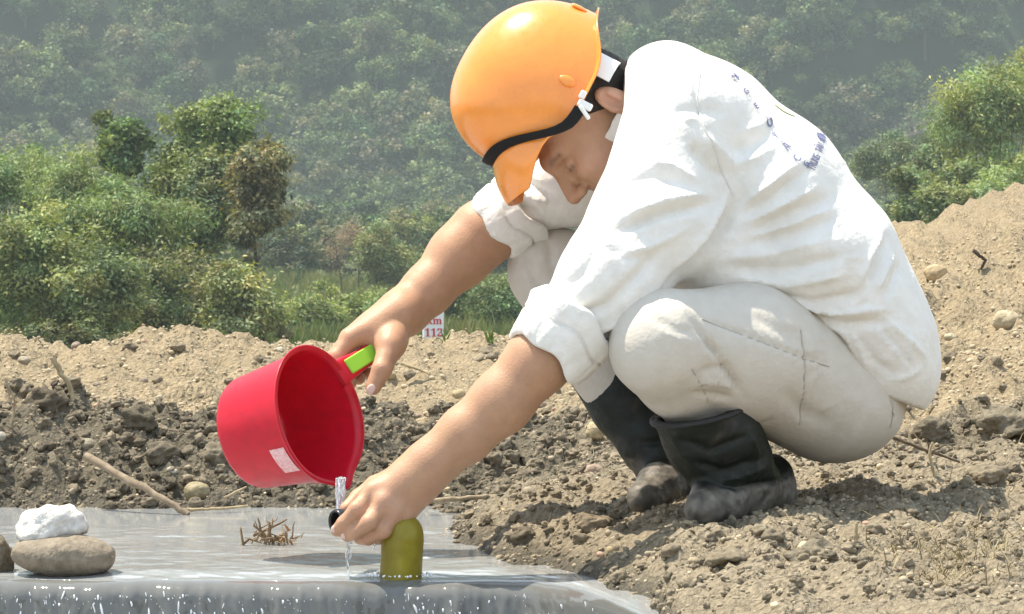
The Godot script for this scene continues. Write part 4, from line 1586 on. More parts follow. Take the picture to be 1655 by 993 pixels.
# letters printed on the back, laid on the cloth
func build_print(shirt: Node3D) -> void:
	var ink := mat(Color(0.22, 0.23, 0.36), 0.8, 0.2)
	var glyphs := [["N", 1190, 124, -50, 14], ["G", 1206, 148, -42, 11], ["E", 1222, 172, -36, 11], ["Ô", 1242, 200, -30, 15], ["T", 1252, 219, -32, 11], ["Â", 1268, 238, -45, 14], ["C", 1284, 258, -58, 14], ["G", 1299, 266, -62, 10]]
	var line := "TRUNG TÂM BẢN"
	for g: Array in glyphs:
		print_glyph(shirt, g[0], g[1], g[2], g[3], g[4], ink)
	for i in line.length():
		if line[i] == " ": continue
		var f := i / 12.0
		print_glyph(shirt, line[i], lerpf(1308, 1337, f), lerpf(273, 216, f), -62, 14, ink, 0.52)
	var lb := MB.new()
	var first := lb.ix.size()
	var a := []
	for i in 11:
		var f := i / 10.0
		var x := lerpf(1254, 1292, f)
		var y := lerpf(164, 186, f)
		var w := 3.2 * sin(PI * f) + 0.4
		a.append([lb.vert(on_shirt(x - w * 0.5, y + w)), lb.vert(on_shirt(x + w * 0.5, y - w))])
	for i in 10:
		lb.quad(a[i][0], a[i][1], a[i + 1][1], a[i + 1][0])
	lb.fix(first)
	part("logo_print", lb, mat(Color(0.66, 0.73, 0.42), 0.85, 0.2), shirt)

func on_shirt(px: float, py: float) -> Vector3:
	return on_cloth(shirt_f, folds, 1.35, 0.0010, px, py, 0.0013)

# the point of the cloth seen at a spot of the side view, lifted a little
func on_cloth(fd: Field, list: Array, gain: float, waves: float, px: float, py: float, lift: float) -> Vector3:
	var w := W(px, py, 0.15)
	var lo := 0.42
	var d := 1.0
	for i in 90:
		d = fd.at(Vector3(w.x, w.y, lo), fd.every)
		if d < 0.0004: break
		lo -= maxf(0.0006, d * 0.8)
		if lo < -0.3: break
	var p := Vector3(w.x, w.y, lo)
	var e := 0.002
	var n := Vector3(fd.at(p + Vector3(e, 0, 0), fd.every) - d, fd.at(p + Vector3(0, e, 0), fd.every) - d, fd.at(p + Vector3(0, 0, e), fd.every) - d).normalized()
	var q := p * 6.0
	return p + n * (gain * fold_height(list, p) * smoothstep(-0.25, 0.25, n.z) + waves * cloth_n.get_noise_3d(q.x + q.y * 0.6, q.y - q.x * 0.5, q.z) + lift)

# a stitched seam laid along the cloth
func seam(parent: Node3D, fd: Field, list: Array, gain: float, waves: float, pts: Array, m: Material) -> void:
	var out := PackedVector3Array()
	var rad := PackedFloat32Array()
	for i in pts.size() - 1:
		for k in 8:
			var f := k / 8.0
			out.append(on_cloth(fd, list, gain, waves, lerpf(pts[i][0], pts[i + 1][0], f), lerpf(pts[i][1], pts[i + 1][1], f), 0.0006))
			rad.append(0.0010)
	var mb := MB.new()
	mb.tube(out, rad, 6)
	part("seam", mb, m, parent)

func print_glyph(shirt: Node3D, ch: String, px: float, py: float, deg: float, size: float, ink: Material, narrow := 0.85) -> void:
	var tm := TextMesh.new()
	var sf := SystemFont.new()
	sf.font_names = PackedStringArray(["Droid Sans"])
	sf.font_weight = 700
	tm.font = sf
	tm.text = ch
	tm.font_size = 32
	tm.pixel_size = 1.0
	tm.depth = 0.0
	var arr := tm.surface_get_arrays(0) if tm.get_surface_count() else []
	if arr.is_empty(): return
	var v: PackedVector3Array = arr[Mesh.ARRAY_VERTEX]
	var ix: PackedInt32Array = arr[Mesh.ARRAY_INDEX] if arr[Mesh.ARRAY_INDEX] != null else PackedInt32Array(range(v.size()))
	var mb := MB.new()
	var an := deg_to_rad(deg)
	var k := size / 24.0
	for p in v:
		var x := p.x * k * narrow
		var y := -p.y * k
		mb.vert(on_shirt(px + x * cos(an) - y * sin(an), py + x * sin(an) + y * cos(an)))
	mb.ix = ix
	part("printed_letter", mb, ink, shirt)

# ---------------------------------------------------------------- helmet
var EO: Vector3
var EF: Vector3
var EU: Vector3
var ES: Vector3

func EP(f: float, u: float, s: float) -> Vector3:
	return EO + EF * f + EU * u + ES * s

# the shell: a is the angle round the head (0 = front), t runs from the rim (0) to the crown (1), out moves along the normal
func shell(a: float, t: float, out: float) -> Vector3:
	var c := cos(a)
	var s := sin(a)
	var ur := -0.018 + (0.072 * smoothstep(0.30, 1.0, c) if c > 0.0 else 0.036 * smoothstep(0.2, 1.0, -c))
	var e := 2.0 / 2.25
	var ph := t * PI * 0.5
	var rr := pow(cos(ph), e)
	var hh := pow(sin(ph), e)
	var fx := (0.131 if c > 0.0 else 0.136) + out
	var sx := 0.108 + out
	# a low ridge from front to back
	var ridge := 0.0035 * exp(-pow(s * rr * 0.108 / 0.016, 2.0)) * smoothstep(0.1, 0.5, t)
	var lean := 0.016 * hh * (1.0 - rr)
	return EP(-0.018 + fx * c * rr + lean, ur + (0.161 + out - ur) * hh + ridge, sx * s * rr)

func flange(a: float, q: float, out: float) -> Vector3:   # q runs from the rim outward; in front it becomes the visor
	var c := cos(a)
	var w := smoothstep(0.53, 0.76, c)
	var p := shell(a, 0.0, 0.0)
	var dir := (EF * c + ES * sin(a)).normalized()
	var side := p + dir * (0.010 * q) - EU * (0.003 * q - 0.006 * q * smoothstep(0.4, 0.8, -c))
	var s := (p - EO).dot(ES)
	var k := pow(s / 0.085, 2.0)
	var tip := EP(0.158 - 0.034 * k, 0.006 - 0.022 * k, s * 1.0)
	var visor := p.lerp(tip, q) + dir * (0.006 * sin(PI * q)) 
	return side.lerp(visor, w) + EU * out

func build_helmet() -> void:
	EO = W(905, 181, 0.0)
	EF = Vector3(-0.46, -0.888, 0)
	EU = Vector3(-0.888, 0.46, 0)
	ES = Vector3(0, 0, 1)
	var yaw := 0.15
	var f2 := EF * cos(yaw) + ES * sin(yaw)
	ES = ES * cos(yaw) - EF * sin(yaw)
	EF = f2
	var hel := thing("safety_helmet", "glossy orange safety helmet with black strap on the man's bowed head", "helmet", EO)
	var plastic := mat(Color(0.98, 0.325, 0.045), 0.28, 0.5)
	plastic.clearcoat_enabled = true
	plastic.clearcoat = 0.6
	plastic.clearcoat_roughness = 0.16
	plastic.backlight_enabled = true
	plastic.backlight = Color(0.22, 0.1, 0.02)
	plastic.albedo_texture = noise_tex(0.012, 83, Color(0.94, 0.94, 0.94), Color(1, 1, 1), 5, 512)
	plastic.roughness = 0.42
	plastic.roughness_texture = noise_tex(0.02, 84, Color(0.45, 0.45, 0.45), Color(1, 1, 1), 5, 512)
	tri_map(plastic, 6.0)
	var mb := MB.new()
	var n := 120
	var rings := []
	for layer in 2:
		var rows := []
		for i in 23:
			var ring := PackedVector3Array()
			for j in n:
				ring.append(shell(TAU * j / n, 1.0 - i / 22.0 if layer == 0 else i / 22.0, 0.0 if layer == 0 else -0.003))
			rows.append(ring)
		if layer == 0:
			rings.append_array(rows)
			for i in 7:
				var ring := PackedVector3Array()
				for j in n: ring.append(flange(TAU * j / n, (i + 1) / 7.0, 0.0))
				rings.append(ring)
			for i in 8:
				var ring := PackedVector3Array()
				for j in n: ring.append(flange(TAU * j / n, (1.0 if i < 2 else 1.0 - (i - 1) / 7.0), -0.0012 if i == 0 else -0.0026))
				rings.append(ring)
		else:
			rings.append_array(rows)
	loft(mb, rings)
	part("shell", mb, plastic, hel)
	# slot lugs above the rim
	for q: Array in [[1.62, 0.08], [-1.62, 0.08], [2.75, 0.10]]:
		var lb := MB.new()
		var p: Vector3 = shell(q[0], q[1], 0.001)
		var out := (p - EP(-0.018, 0.03, 0)).normalized()
		lb.ball(Transform3D(Basis(EU.cross(out).normalized() * 0.008, EU * 0.013, out * 0.0035), p), 8, 12)
		part("lug", lb, plastic, hel)
	# black chin strap stretched over the visor
	var black := mat(Color(0.012, 0.012, 0.013), 0.7, 0.3)
	black.heightmap_enabled = true
	black.heightmap_scale = 0.03
	black.heightmap_texture = noise_tex(0.2, 81, Color.BLACK, Color.WHITE, 2, 256)
	tri_map(black, 12.0)
	var sb := MB.new()
	var rows := []
	for i in 41:
		var a := lerpf(1.42, -1.42, i / 40.0)
		var c := cos(a)
		var ring := PackedVector3Array()
		var rise := 0.018 * smoothstep(0.1, 0.9, c)
		var base := shell(a, 0.0, 0.0) - EU * (0.006 * smoothstep(0.7, 0.2, c)) + EU * (rise - 0.012 * smoothstep(0.2, 1.0, c))
		var out := (EF * c + ES * sin(a)).normalized()
		var away := out * (0.0125 * smoothstep(0.9, 0.1, c) + 0.0015)
		for k: Array in [[-0.0088, 0.0], [-0.0084, 0.0020], [0.0, 0.0026], [0.0084, 0.0020], [0.0088, 0.0], [0.0, -0.0008]]:
			ring.append(base + away + EU * (k[0] - 0.25 * away.length() * 0.0) + out * (k[1] + 0.0015))
		rows.append(ring)
	loft(sb, rows)
	part("chin_strap", sb, black, hel)
	# plastic clips and the headband inside
	var white := mat(Color(0.80, 0.80, 0.78), 0.45, 0.5)
	for s in [1.0, -1.0]:
		var cb := MB.new()
		var p: Vector3 = shell(1.45 * s, 0.0, 0.0) + ES * s * 0.016 - EU * 0.010
		var bb := Basis(EF, EU, ES)
		cb.box(Transform3D(bb, p), Vector3(0.011, 0.022, 0.006), 0.0018)
		cb.box(Transform3D(bb * Basis(Vector3(0, 0, 1), 0.5), p + EF * 0.010 - EU * 0.004 + ES * s * 0.002), Vector3(0.006, 0.024, 0.005), 0.0015)
		cb.box(Transform3D(bb, p - EF * 0.012 + EU * 0.010), Vector3(0.012, 0.009, 0.005), 0.0015)
		part("strap_clip", cb, white, hel)
	var hb := MB.new()
	rows = []
	for i in 33:
		var a := lerpf(1.85, TAU - 1.85, i / 32.0)
		var c := cos(a)
		var ring := PackedVector3Array()
		for k: Array in [[0.006, 0.0], [0.006, 0.002], [-0.022, 0.002], [-0.022, 0.0]]:
			var tail := smoothstep(0.3, 1.0, -c)
			var rr: float = 1.03 - 0.42 * smoothstep(0.45, 1.0, -c) + k[1] * 8.0
			ring.append(EP(-0.018 + 0.126 * c * rr, -0.016 + k[0] * (1.25 + 0.2 * tail), 0.096 * sin(a) * rr))
		rows.append(ring)
	loft(hb, rows)
	part("headband", hb, white, hel)

# ---------------------------------------------------------------- red dipper
func build_dipper() -> void:
	var C := W(513, 671, 0.03)
	var N := Vector3(0.818, 0.246, 0.52).normalized()        # out of the mouth
	var M := Vector3(0.288, -0.958, 0)
	M = (M - N * M.dot(N)).normalized()                       # towards the pouring lip
	var K := N.cross(M).normalized()
	if K.x < 0.0: K = -K
	var dip := thing("water_dipper", "red plastic water dipper with green handle grip tipped to pour", "dipper", C - N * 0.125)
	var red := mat(Color(0.76, 0.006, 0.032), 0.33, 0.5)
	red.backlight_enabled = true
	red.backlight = Color(0.65, 0.03, 0.06)
	red.albedo_texture = noise_tex(0.015, 93, Color(0.86, 0.86, 0.86), Color(1, 1, 1), 5, 512)
	red.roughness = 0.5
	red.roughness_texture = noise_tex(0.02, 94, Color(0.5, 0.5, 0.5), Color(1, 1, 1), 5, 512)
	tri_map(red, 5.0)
	var mb := MB.new()
	var rows := []
	var n := 72
	var prof := [[0.0, -0.128], [0.055, -0.128], [0.074, -0.1275], [0.081, -0.124], [0.0845, -0.117], [0.0875, -0.09], [0.0925, -0.045], [0.0965, -0.006], [0.0985, 0.0], [0.1035, 0.001], [0.1045, 0.003], [0.1035, 0.0045], [0.0985, 0.0042], [0.0955, 0.001], [0.0935, -0.006], [0.0895, -0.045], [0.0845, -0.09], [0.080, -0.118], [0.07, -0.124], [0.0, -0.1245]]
	for p: Array in prof:
		var ring := PackedVector3Array()
		for j in n:
			var a := TAU * j / n
			var sp := exp(-pow(wrapf(a - 0.10, -PI, PI) / 0.20, 2.0)) * smoothstep(-0.05, 0.0, p[1])
			var side := exp(-pow(wrapf(a - 1.25, -PI, PI) / 0.75, 2.0)) * smoothstep(-0.004, 0.002, p[1]) * smoothstep(0.094, 0.1, p[0])
			var r: float = p[0] + 0.013 * sp + 0.004 * side
			ring.append(C + N * (p[1] + 0.004 * sp) + (M * cos(a) + K * sin(a)) * r)
		rows.append(ring)
	loft(mb, rows)
	part("bowl", mb, red, dip)
	# handle: a flat bar from the rim into the hand
	var ha := 2.07
	var rd := M * cos(ha) + K * sin(ha)
	var H0 := C + rd * 0.098 - N * 0.004
	var hd := (W(652, 540, -0.135) - H0).normalized()
	var across := hd.cross(rd.cross(N)).normalized()
	# the flat of the bar faces the viewer's side
	var flat := (Vector3(0.1, 0.15, 1) - hd * Vector3(0.1, 0.15, 1).dot(hd)).normalized()
	var wide := hd.cross(flat).normalized()
	var hb := MB.new()
	rows = []
	for i in 15:
		var f := i / 14.0
		var ring := PackedVector3Array()
		var w := lerpf(0.0205, 0.0155, smoothstep(0.0, 0.5, f)) * (1.0 if i < 13 else (0.85 if i == 13 else 0.5))
		for j in 20:
			var a := TAU * j / 20.0
			var x := signf(cos(a)) * pow(absf(cos(a)), 0.55) * w
			var y := signf(sin(a)) * pow(absf(sin(a)), 0.55) * 0.0085
			ring.append(H0 + hd * (0.118 * f - 0.004) + wide * x + flat * y)
		rows.append(ring)
	loft(hb, rows)
	part("handle", hb, red, dip)
	var green := mat(Color(0.30, 0.62, 0.05), 0.45, 0.4)
	var gb := MB.new()
	gb.box(Transform3D(Basis(hd, wide, flat), H0 + hd * 0.058 + flat * 0.0092), Vector3(0.085, 0.024, 0.004), 0.0016)
	part("grip", gb, green, dip)
	# paper label on the bowl
	var la := MB.new()
	var first := la.ix.size()
	var grid := []
	for i in 9:
		var row := []
		var a := lerpf(-1.28, -0.80, i / 8.0)
		for j in 4:
			var h := lerpf(-0.036, -0.008, j / 3.0)
			var r := lerpf(0.0925, 0.0965, (h + 0.045) / 0.039) + 0.0009
			row.append(la.vert(C + N * h + (M * cos(a) + K * sin(a)) * r))
		grid.append(row)
	for i in 8:
		for j in 3:
			la.quad(grid[i][j], grid[i + 1][j], grid[i + 1][j + 1], grid[i][j + 1])
	la.fix(first)
	var paper := mat(Color(0.86, 0.80, 0.79), 0.55, 0.4)
	paper.albedo_texture = noise_tex(0.035, 91, Color(1.0, 1.0, 1.0), Color(0.93, 0.55, 0.58), 3, 256)
	tri_map(paper, 20.0)
	part("label_sticker", la, paper, dip)

# ---------------------------------------------------------------- bottles
func build_bottles() -> void:
	var base := W(647, 945, 0.262)
	var bot := thing("plastic_bottle", "cloudy yellow-green plastic bottle standing in the ditch behind the wet hand", "bottle", base)
	var olive := mat(Color(0.50, 0.43, 0.045), 0.26, 0.5)
	olive.albedo_texture = noise_tex(0.012, 95, Color(0.72, 0.70, 0.62), Color(1, 1, 1), 4, 256)
	olive.backlight_enabled = true
	olive.backlight = Color(0.9, 0.8, 0.16)
	tri_map(olive, 6.0)
	var mb := MB.new()
	var prof := PackedVector2Array([Vector2(0.0, -0.03), Vector2(0.027, -0.03), Vector2(0.0295, -0.025), Vector2(0.0298, 0.0), Vector2(0.0292, 0.03), Vector2(0.0296, 0.062), Vector2(0.0285, 0.074), Vector2(0.0255, 0.0835), Vector2(0.0205, 0.0905), Vector2(0.0145, 0.0945), Vector2(0.013, 0.099), Vector2(0.013, 0.112), Vector2(0.0, 0.112)])
	mb.lathe(Transform3D(Basis(Vector3(0, 0, 1), -0.05), base), prof, 40)
	part("body", mb, olive, bot)
	# the small bottle in the fist: black mouth
	var a := W(543, 845, 0.262)
	var ax := Vector3(0.80, 0.06, -0.60).normalized()
	var small := thing("sample_bottle", "small black-mouthed bottle gripped between thumb and finger under the pouring water", "bottle", a)
	var blk := mat(Color(0.014, 0.015, 0.016), 0.28, 0.5)
	var xf := Transform3D(Basis(ax.cross(Vector3.UP).normalized(), ax, ax.cross(ax.cross(Vector3.UP)).normalized()), a)
	mb = MB.new()
	mb.lathe(xf, PackedVector2Array([Vector2(0.0135, 0.05), Vector2(0.0135, 0.002), Vector2(0.0145, -0.001), Vector2(0.0165, -0.002), Vector2(0.018, 0.0), Vector2(0.0185, 0.003), Vector2(0.018, 0.012), Vector2(0.0168, 0.014), Vector2(0.0165, 0.030), Vector2(0.0165, 0.055), Vector2(0.0, 0.055), Vector2(0.0, 0.05), Vector2(0.0135, 0.05)]), 32)
	part("mouth", mb, blk, small)
	mb = MB.new()
	var green := mat(Color(0.10, 0.16, 0.05), 0.3, 0.5)
	mb.lathe(xf, PackedVector2Array([Vector2(0.0, 0.052), Vector2(0.0155, 0.052), Vector2(0.019, 0.058), Vector2(0.0195, 0.085), Vector2(0.018, 0.09), Vector2(0.0, 0.09)]), 24)
	part("neck", mb, green, small)

# ---------------------------------------------------------------- stones, sticks, straw, post
func rock_shape(s: int, rough: float, la := 22, lo := 32) -> MB:
	var nz := noise(FastNoiseLite.TYPE_SIMPLEX_SMOOTH, 0.9, s, 4)
	var cell := noise(FastNoiseLite.TYPE_CELLULAR, 0.8, s + 50, 1)
	var mb := MB.new()
	mb.ball(Transform3D(), la, lo, nz, rough, cell)
	if rough > 0.25:      # lumps of mud are made of smaller lumps
		var n2 := noise(FastNoiseLite.TYPE_CELLULAR, 2.4, s + 90, 1)
		for i in mb.v.size():
			mb.v[i] *= 0.93 - 0.16 * n2.get_noise_3dv(mb.v[i])
	return mb

var stone_m: StandardMaterial3D
var clod_m: StandardMaterial3D

func place_rock(called: String, label: String, category: String, group: String, s: int, rough: float, at_: Vector3, size: Vector3, turn: float, tint: Color, m: Material, tilt := 0.0) -> MeshInstance3D:
	var mb := rock_shape(s, rough)
	var b := Basis(Vector3.UP, turn) * Basis(Vector3(0, 0, 1), tilt) * Basis.from_scale(size)
	for i in mb.v.size():
		mb.v[i] = at_ + b * mb.v[i]
		mb.c[i] = tint
	var o := part(called, mb, m, null, at_)
	tag(o, label, category, group)
	return o

func stick(called: String, label: String, category: String, group: String, pts: Array, r0: float, r1: float, tint: Color, twigs := 0) -> void:
	var p := PackedVector3Array()
	var rad := PackedFloat32Array()
	var r := RandomNumberGenerator.new()
	r.seed = called.hash() + int(pts[0][0])
	var zg := 0.0
	for i in pts.size():
		if pts[i][2] > 50.0: zg = ground_at(pts[i][0], pts[i][1]).z + 0.01
	for i in pts.size():
		p.append(W(pts[i][0], pts[i][1], zg if zg != 0.0 else pts[i][2]))
	var fine := PackedVector3Array()
	var steps := 6
	for i in p.size() - 1:
		for k in steps:
			fine.append(p[i].lerp(p[i + 1], k / float(steps)) + Vector3(r.randfn(), r.randfn(), r.randfn()) * r0 * 0.12)
	fine.append(p[p.size() - 1])
	for i in fine.size():
		rad.append(lerpf(r0, r1, i / float(fine.size() - 1)) * r.randf_range(0.88, 1.12))
	var mb := MB.new()
	mb.col = tint
	mb.tube(fine, rad, 9)
	for k in twigs:
		var s := fine[r.randi_range(2, fine.size() - 2)]
		var e := s + Vector3(r.randfn(), absf(r.randfn()), r.randfn()) * r0 * 7.0
		mb.tube(PackedVector3Array([s, s.lerp(e, 0.5) + Vector3(0, r0, 0), e]), PackedFloat32Array([r0 * 0.5, r0 * 0.35, r0 * 0.15]), 6)
	var o := part(called, mb, wood_m, null, p[0])
	tag(o, label, category, group)

var wood_m: StandardMaterial3D

func build_small_things() -> void:
	stone_m = mat(Color.WHITE, 0.8, 0.4)
	stone_m.albedo_texture = noise_tex(0.02, 101, Color(0.70, 0.69, 0.67), Color(1, 1, 1), 6, 512)
	stone_m.heightmap_enabled = true
	stone_m.heightmap_scale = 0.25
	stone_m.heightmap_texture = noise_tex(0.03, 102, Color.BLACK, Color.WHITE, 5, 512)
	tri_map(stone_m, 6.0)
	clod_m = mat(Color.WHITE, 0.95, 0.25)
	clod_m.albedo_texture = noise_tex(0.03, 103, Color(0.62, 0.61, 0.60), Color(1, 1, 1), 6, 512)
	clod_m.heightmap_enabled = true
	clod_m.heightmap_scale = 0.35
	clod_m.heightmap_texture = noise_tex(0.03, 104, Color.BLACK, Color.WHITE, 6, 512)
	tri_map(clod_m, 5.0)
	var crumb_m := mat(Color.WHITE, 0.9, 0.3)
	wood_m = mat(Color.WHITE, 0.85, 0.3)
	wood_m.albedo_texture = noise_tex(0.02, 105, Color(0.65, 0.63, 0.6), Color(1, 1, 1), 5, 256)
	tri_map(wood_m, 9.0)
	# the two stones in the water at the left
	place_rock("river_stone", "flat brown river stone in the water at the left, under a white stone", "stone", "", 3, 0.10, W(103, 898, 0.215), Vector3(0.078, 0.033, 0.062), 0.35, Color(0.34, 0.285, 0.215), stone_m, -0.07)
	place_rock("white_stone", "white angular stone lying on top of the flat brown river stone", "stone", "", 8, 0.26, W(82, 853, 0.20), Vector3(0.054, 0.034, 0.044), 0.5, Color(0.84, 0.82, 0.78), stone_m, 0.12)
	place_rock("mud_clod", "dark mud clod cut by the left edge beside the river stone", "clod", "", 12, 0.30, W(-6, 905, 0.19), Vector3(0.026, 0.040, 0.03), 0.2, Color(0.25, 0.21, 0.15), clod_m)
	# single stones and clods of the bank
	var list := [
		["stone", "pale yellow stone behind the far boot, largest loose stone of the bank", "stone", 965, 697, 0.028, 0.021, Color(0.58, 0.48, 0.30), 0.18],
		["stone", "small pinkish stone on the bank left of the far boot", "stone", 960, 762, 0.020, 0.014, Color(0.42, 0.32, 0.24), 0.2],
		["mud_clod", "large dark clod at the bottom right with a deep shaded hollow", "clod", 1318, 915, 0.045, 0.029, Color(0.27, 0.235, 0.17), 0.54],
		["mud_clod", "broad flat clod near the shore below the near boot's toe", "clod", 1175, 905, 0.036, 0.016, Color(0.31, 0.265, 0.185), 0.46],
		["mud_clod", "dark clod at the water's edge right of the olive bottle", "clod", 845, 868, 0.026, 0.017, Color(0.22, 0.19, 0.14), 0.48],
		["mud_clod", "brown clod between the water and the far boot's toe", "clod", 960, 850, 0.029, 0.019, Color(0.32, 0.265, 0.185), 0.48],
		["stone", "white sliver of stone lying on the bank at the lower right", "stone", 1500, 898, 0.013, 0.005, Color(0.78, 0.74, 0.66), 0.15],
		["stone", "light tan pebble on the bank under the near boot's heel", "stone", 1303, 884, 0.014, 0.009, Color(0.62, 0.50, 0.34), 0.15],
		["stone", "rounded yellowish stone at the far waterline under the dipper", "stone", 318, 797, 0.024, 0.020, Color(0.42, 0.36, 0.22), 0.14],
		["stone", "buff stone set in the dark mud above the long stick", "stone", 141, 718, 0.018, 0.013, Color(0.38, 0.33, 0.24), 0.16],
		["stone", "orange-buff stone high on the right mound near the man's back", "stone", 1512, 442, 0.028, 0.022, Color(0.60, 0.46, 0.28), 0.18],
		["stone", "pale stone low on the right mound near the edge of the frame", "stone", 1626, 520, 0.030, 0.024, Color(0.56, 0.47, 0.31), 0.18],
		["stone", "pale chip of stone on the sand right of the man's shirt tail", "stone", 1537, 543, 0.018, 0.010, Color(0.56, 0.49, 0.34), 0.18],
		["mud_clod", "dark rough clod on the right behind the man's seat", "clod", 1510, 700, 0.043, 0.024, Color(0.24, 0.205, 0.15), 0.52],
		["mud_clod", "big grey-brown clod at the right edge level with the man's seat", "clod", 1622, 690, 0.061, 0.032, Color(0.30, 0.26, 0.19), 0.52],
		["mud_clod", "cracked clod on the bank right of the shadow's end", "clod", 1600, 770, 0.036, 0.019, Color(0.33, 0.28, 0.2), 0.48],
		["mud_clod", "cracked mud block in the left bank right of the long stick", "clod", 262, 735, 0.040, 0.024, Color(0.22, 0.19, 0.14), 0.48],
		["mud_clod", "rounded grey mud block above the waterline left of the dipper", "clod", 350, 740, 0.043, 0.026, Color(0.26, 0.225, 0.165), 0.48],
		["mud_clod", "highest dark clod of the left bank below the pale stalk", "clod", 75, 655, 0.043, 0.030, Color(0.17, 0.145, 0.105), 0.54],
		["mud_clod", "dark clod in the bank just left of the dipper's base", "clod", 225, 680, 0.036, 0.024, Color(0.18, 0.155, 0.11), 0.54]]
	for q: Array in list:
		var p := ground_at(q[3], q[4] + 6)
		place_rock(q[0], q[1], q[2], "", int(q[3]) + int(q[4]), q[8], p + Vector3(0, q[6] * 0.35, 0), Vector3(q[5], q[6], q[5] * 0.8), fmod(q[3], 6.0), q[7], stone_m if q[0] == "stone" else clod_m)
	# many more: clods and stones one can count share meshes
	var r := RandomNumberGenerator.new()
	r.seed = 77
	var shapes: Array[ArrayMesh] = []
	for k in 6:
		var mb := rock_shape(200 + k, 0.5, 14, 18)
		for i in mb.v.size(): mb.c[i] = [Color(0.33, 0.28, 0.2), Color(0.26, 0.22, 0.16), Color(0.38, 0.32, 0.225)][k % 3]
		shapes.append(mb.mesh())
	for k in 5:
		var mb := rock_shape(300 + k, 0.16, 10, 14)
		for i in mb.v.size(): mb.c[i] = [Color(0.50, 0.42, 0.28), Color(0.42, 0.36, 0.27), Color(0.55, 0.45, 0.27), Color(0.36, 0.29, 0.22), Color(0.60, 0.55, 0.46)][k]
		shapes.append(mb.mesh())
	var made := 0
	var tries := 0
	while made < 190 and tries < 3000:
		tries += 1
		var px := r.randf_range(0, 1655)
		var py := r.randf_range(560, 985)
		var p := ground_at(px, py)
		if p.y < WATER + 0.004 or p.z < -3.2: continue
		if px > 900 and px < 1400 and py > 600 and py < 850: continue
		var clod := r.randf() < (0.85 if wetness(p.x, p.z) > 0.5 else 0.6)
		var sz := r.randf_range(0.006, 0.014) if not clod else r.randf_range(0.007, 0.017)
		if p.z < -1.3: sz *= 1.25
		var o := MeshInstance3D.new()
		o.mesh = shapes[r.randi() % 6 if clod else 6 + r.randi() % 5]
		o.material_override = clod_m if clod else stone_m
		o.name = numbered("mud_clod" if clod else "pebble")
		add_child(o)
		o.transform = Transform3D(Basis(Vector3.UP, r.randf() * TAU) * Basis(Vector3.RIGHT, r.randfn() * 0.3) * Basis.from_scale(Vector3(sz, sz * r.randf_range(0.5, 0.85), sz * r.randf_range(0.7, 1.0))), p + Vector3(0, sz * 0.18, 0))
		if clod: tag(o, "small lump of mud lying loose on the bank", "clod", "loose lumps of mud on the bank")
		else: tag(o, "small tan pebble lying loose on the bank", "pebble", "loose pebbles on the bank")
		made += 1
	# rubble of mud lumps that make up the wet bank
	for k in 3:
		var mm := MultiMesh.new()
		mm.transform_format = MultiMesh.TRANSFORM_3D
		mm.use_colors = true
		mm.mesh = rock_shape(500 + k, 0.55, 14, 18).mesh()
		var tr := []
		for i in 7000:
			var x := r.randf_range(-1.25, 1.25)
			var z := r.randf_range(-1.75, 1.3)
			var wet := wetness(x, z)
			var h := ground(x, z)
			if h < WATER - 0.004 or wet < 0.5: continue
			var bank := smoothstep(-0.6, -0.9, z)
			if r.randf() > 0.42 + 0.58 * bank: continue
			var sz := r.randf_range(0.003, 0.009) + 0.012 * (0.3 + 0.7 * bank) * pow(r.randf(), 3.0)
			var col := Color(0.18, 0.155, 0.115).lerp(Color(0.41, 0.345, 0.245), clampf(0.55 + r.randfn() * 0.3 + (0.15 - 0.45 * bank * smoothstep(0.12, -0.02, x)) + 0.5 * n_mid.get_noise_2d(x * 9.0 + 5.0, z * 7.0), 0.0, 1.0))
			tr.append([Transform3D(Basis(Vector3.UP, r.randf() * TAU) * Basis(Vector3.RIGHT, r.randfn() * 0.6) * Basis.from_scale(Vector3(sz, sz * r.randf_range(0.55, 0.95), sz * r.randf_range(0.6, 1.0))), Vector3(x, h + sz * r.randf_range(-0.2, 0.35), z)), col])
		mm.instance_count = tr.size()
		for i in tr.size():
			mm.set_instance_transform(i, tr[i][0])
			mm.set_instance_color(i, tr[i][1])
		var o := MultiMeshInstance3D.new()
		o.multimesh = mm
		o.material_override = clod_m
		o.name = numbered("mud_rubble")
		add_child(o)
		tag(o, "rubble of mud lumps covering the bank", "mud", "rubble of the mud bank", "stuff")
	# gravel: crumbs nobody could count
	for k in 4:
		var mm := MultiMesh.new()
		mm.transform_format = MultiMesh.TRANSFORM_3D
		mm.use_colors = true
		var mb := rock_shape(400 + k, 0.35, 5, 7)
		mm.mesh = mb.mesh()
		var tr := []
		for i in 8000:
			var x := r.randf_range(-1.0, 1.1)
			var z := r.randf_range(-1.6, 1.3) if i % 3 else r.randf_range(-3.4, -1.2)
			if z < -1.6: x *= 1.5
			var h := ground(x, z)
			if h < WATER - 0.002: continue
			var sz := r.randf_range(0.0012, 0.0042) * (1.0 if r.randf() < 0.85 else 1.8)
			if z < -1.3: sz *= 1.2
			var col := Color(0.40, 0.335, 0.235).lerp(Color(0.25, 0.21, 0.15), r.randf())
			if wetness(x, z) < 0.5: col = Color(0.46, 0.38, 0.26).lerp(Color(0.36, 0.3, 0.2), r.randf())
			if r.randf() < 0.05: col = Color(0.58, 0.48, 0.32)
			if r.randf() < 0.015: col = Color(0.45, 0.30, 0.22)
			tr.append([Transform3D(Basis(Vector3.UP, r.randf() * TAU) * Basis(Vector3.RIGHT, r.randfn() * 0.5) * Basis.from_scale(Vector3(sz, sz * 0.7, sz * 0.85)), Vector3(x, h + sz * 0.2, z)), col])
		mm.instance_count = tr.size()
		for i in tr.size():
			mm.set_instance_transform(i, tr[i][0])
			mm.set_instance_color(i, tr[i][1])
		var o := MultiMeshInstance3D.new()
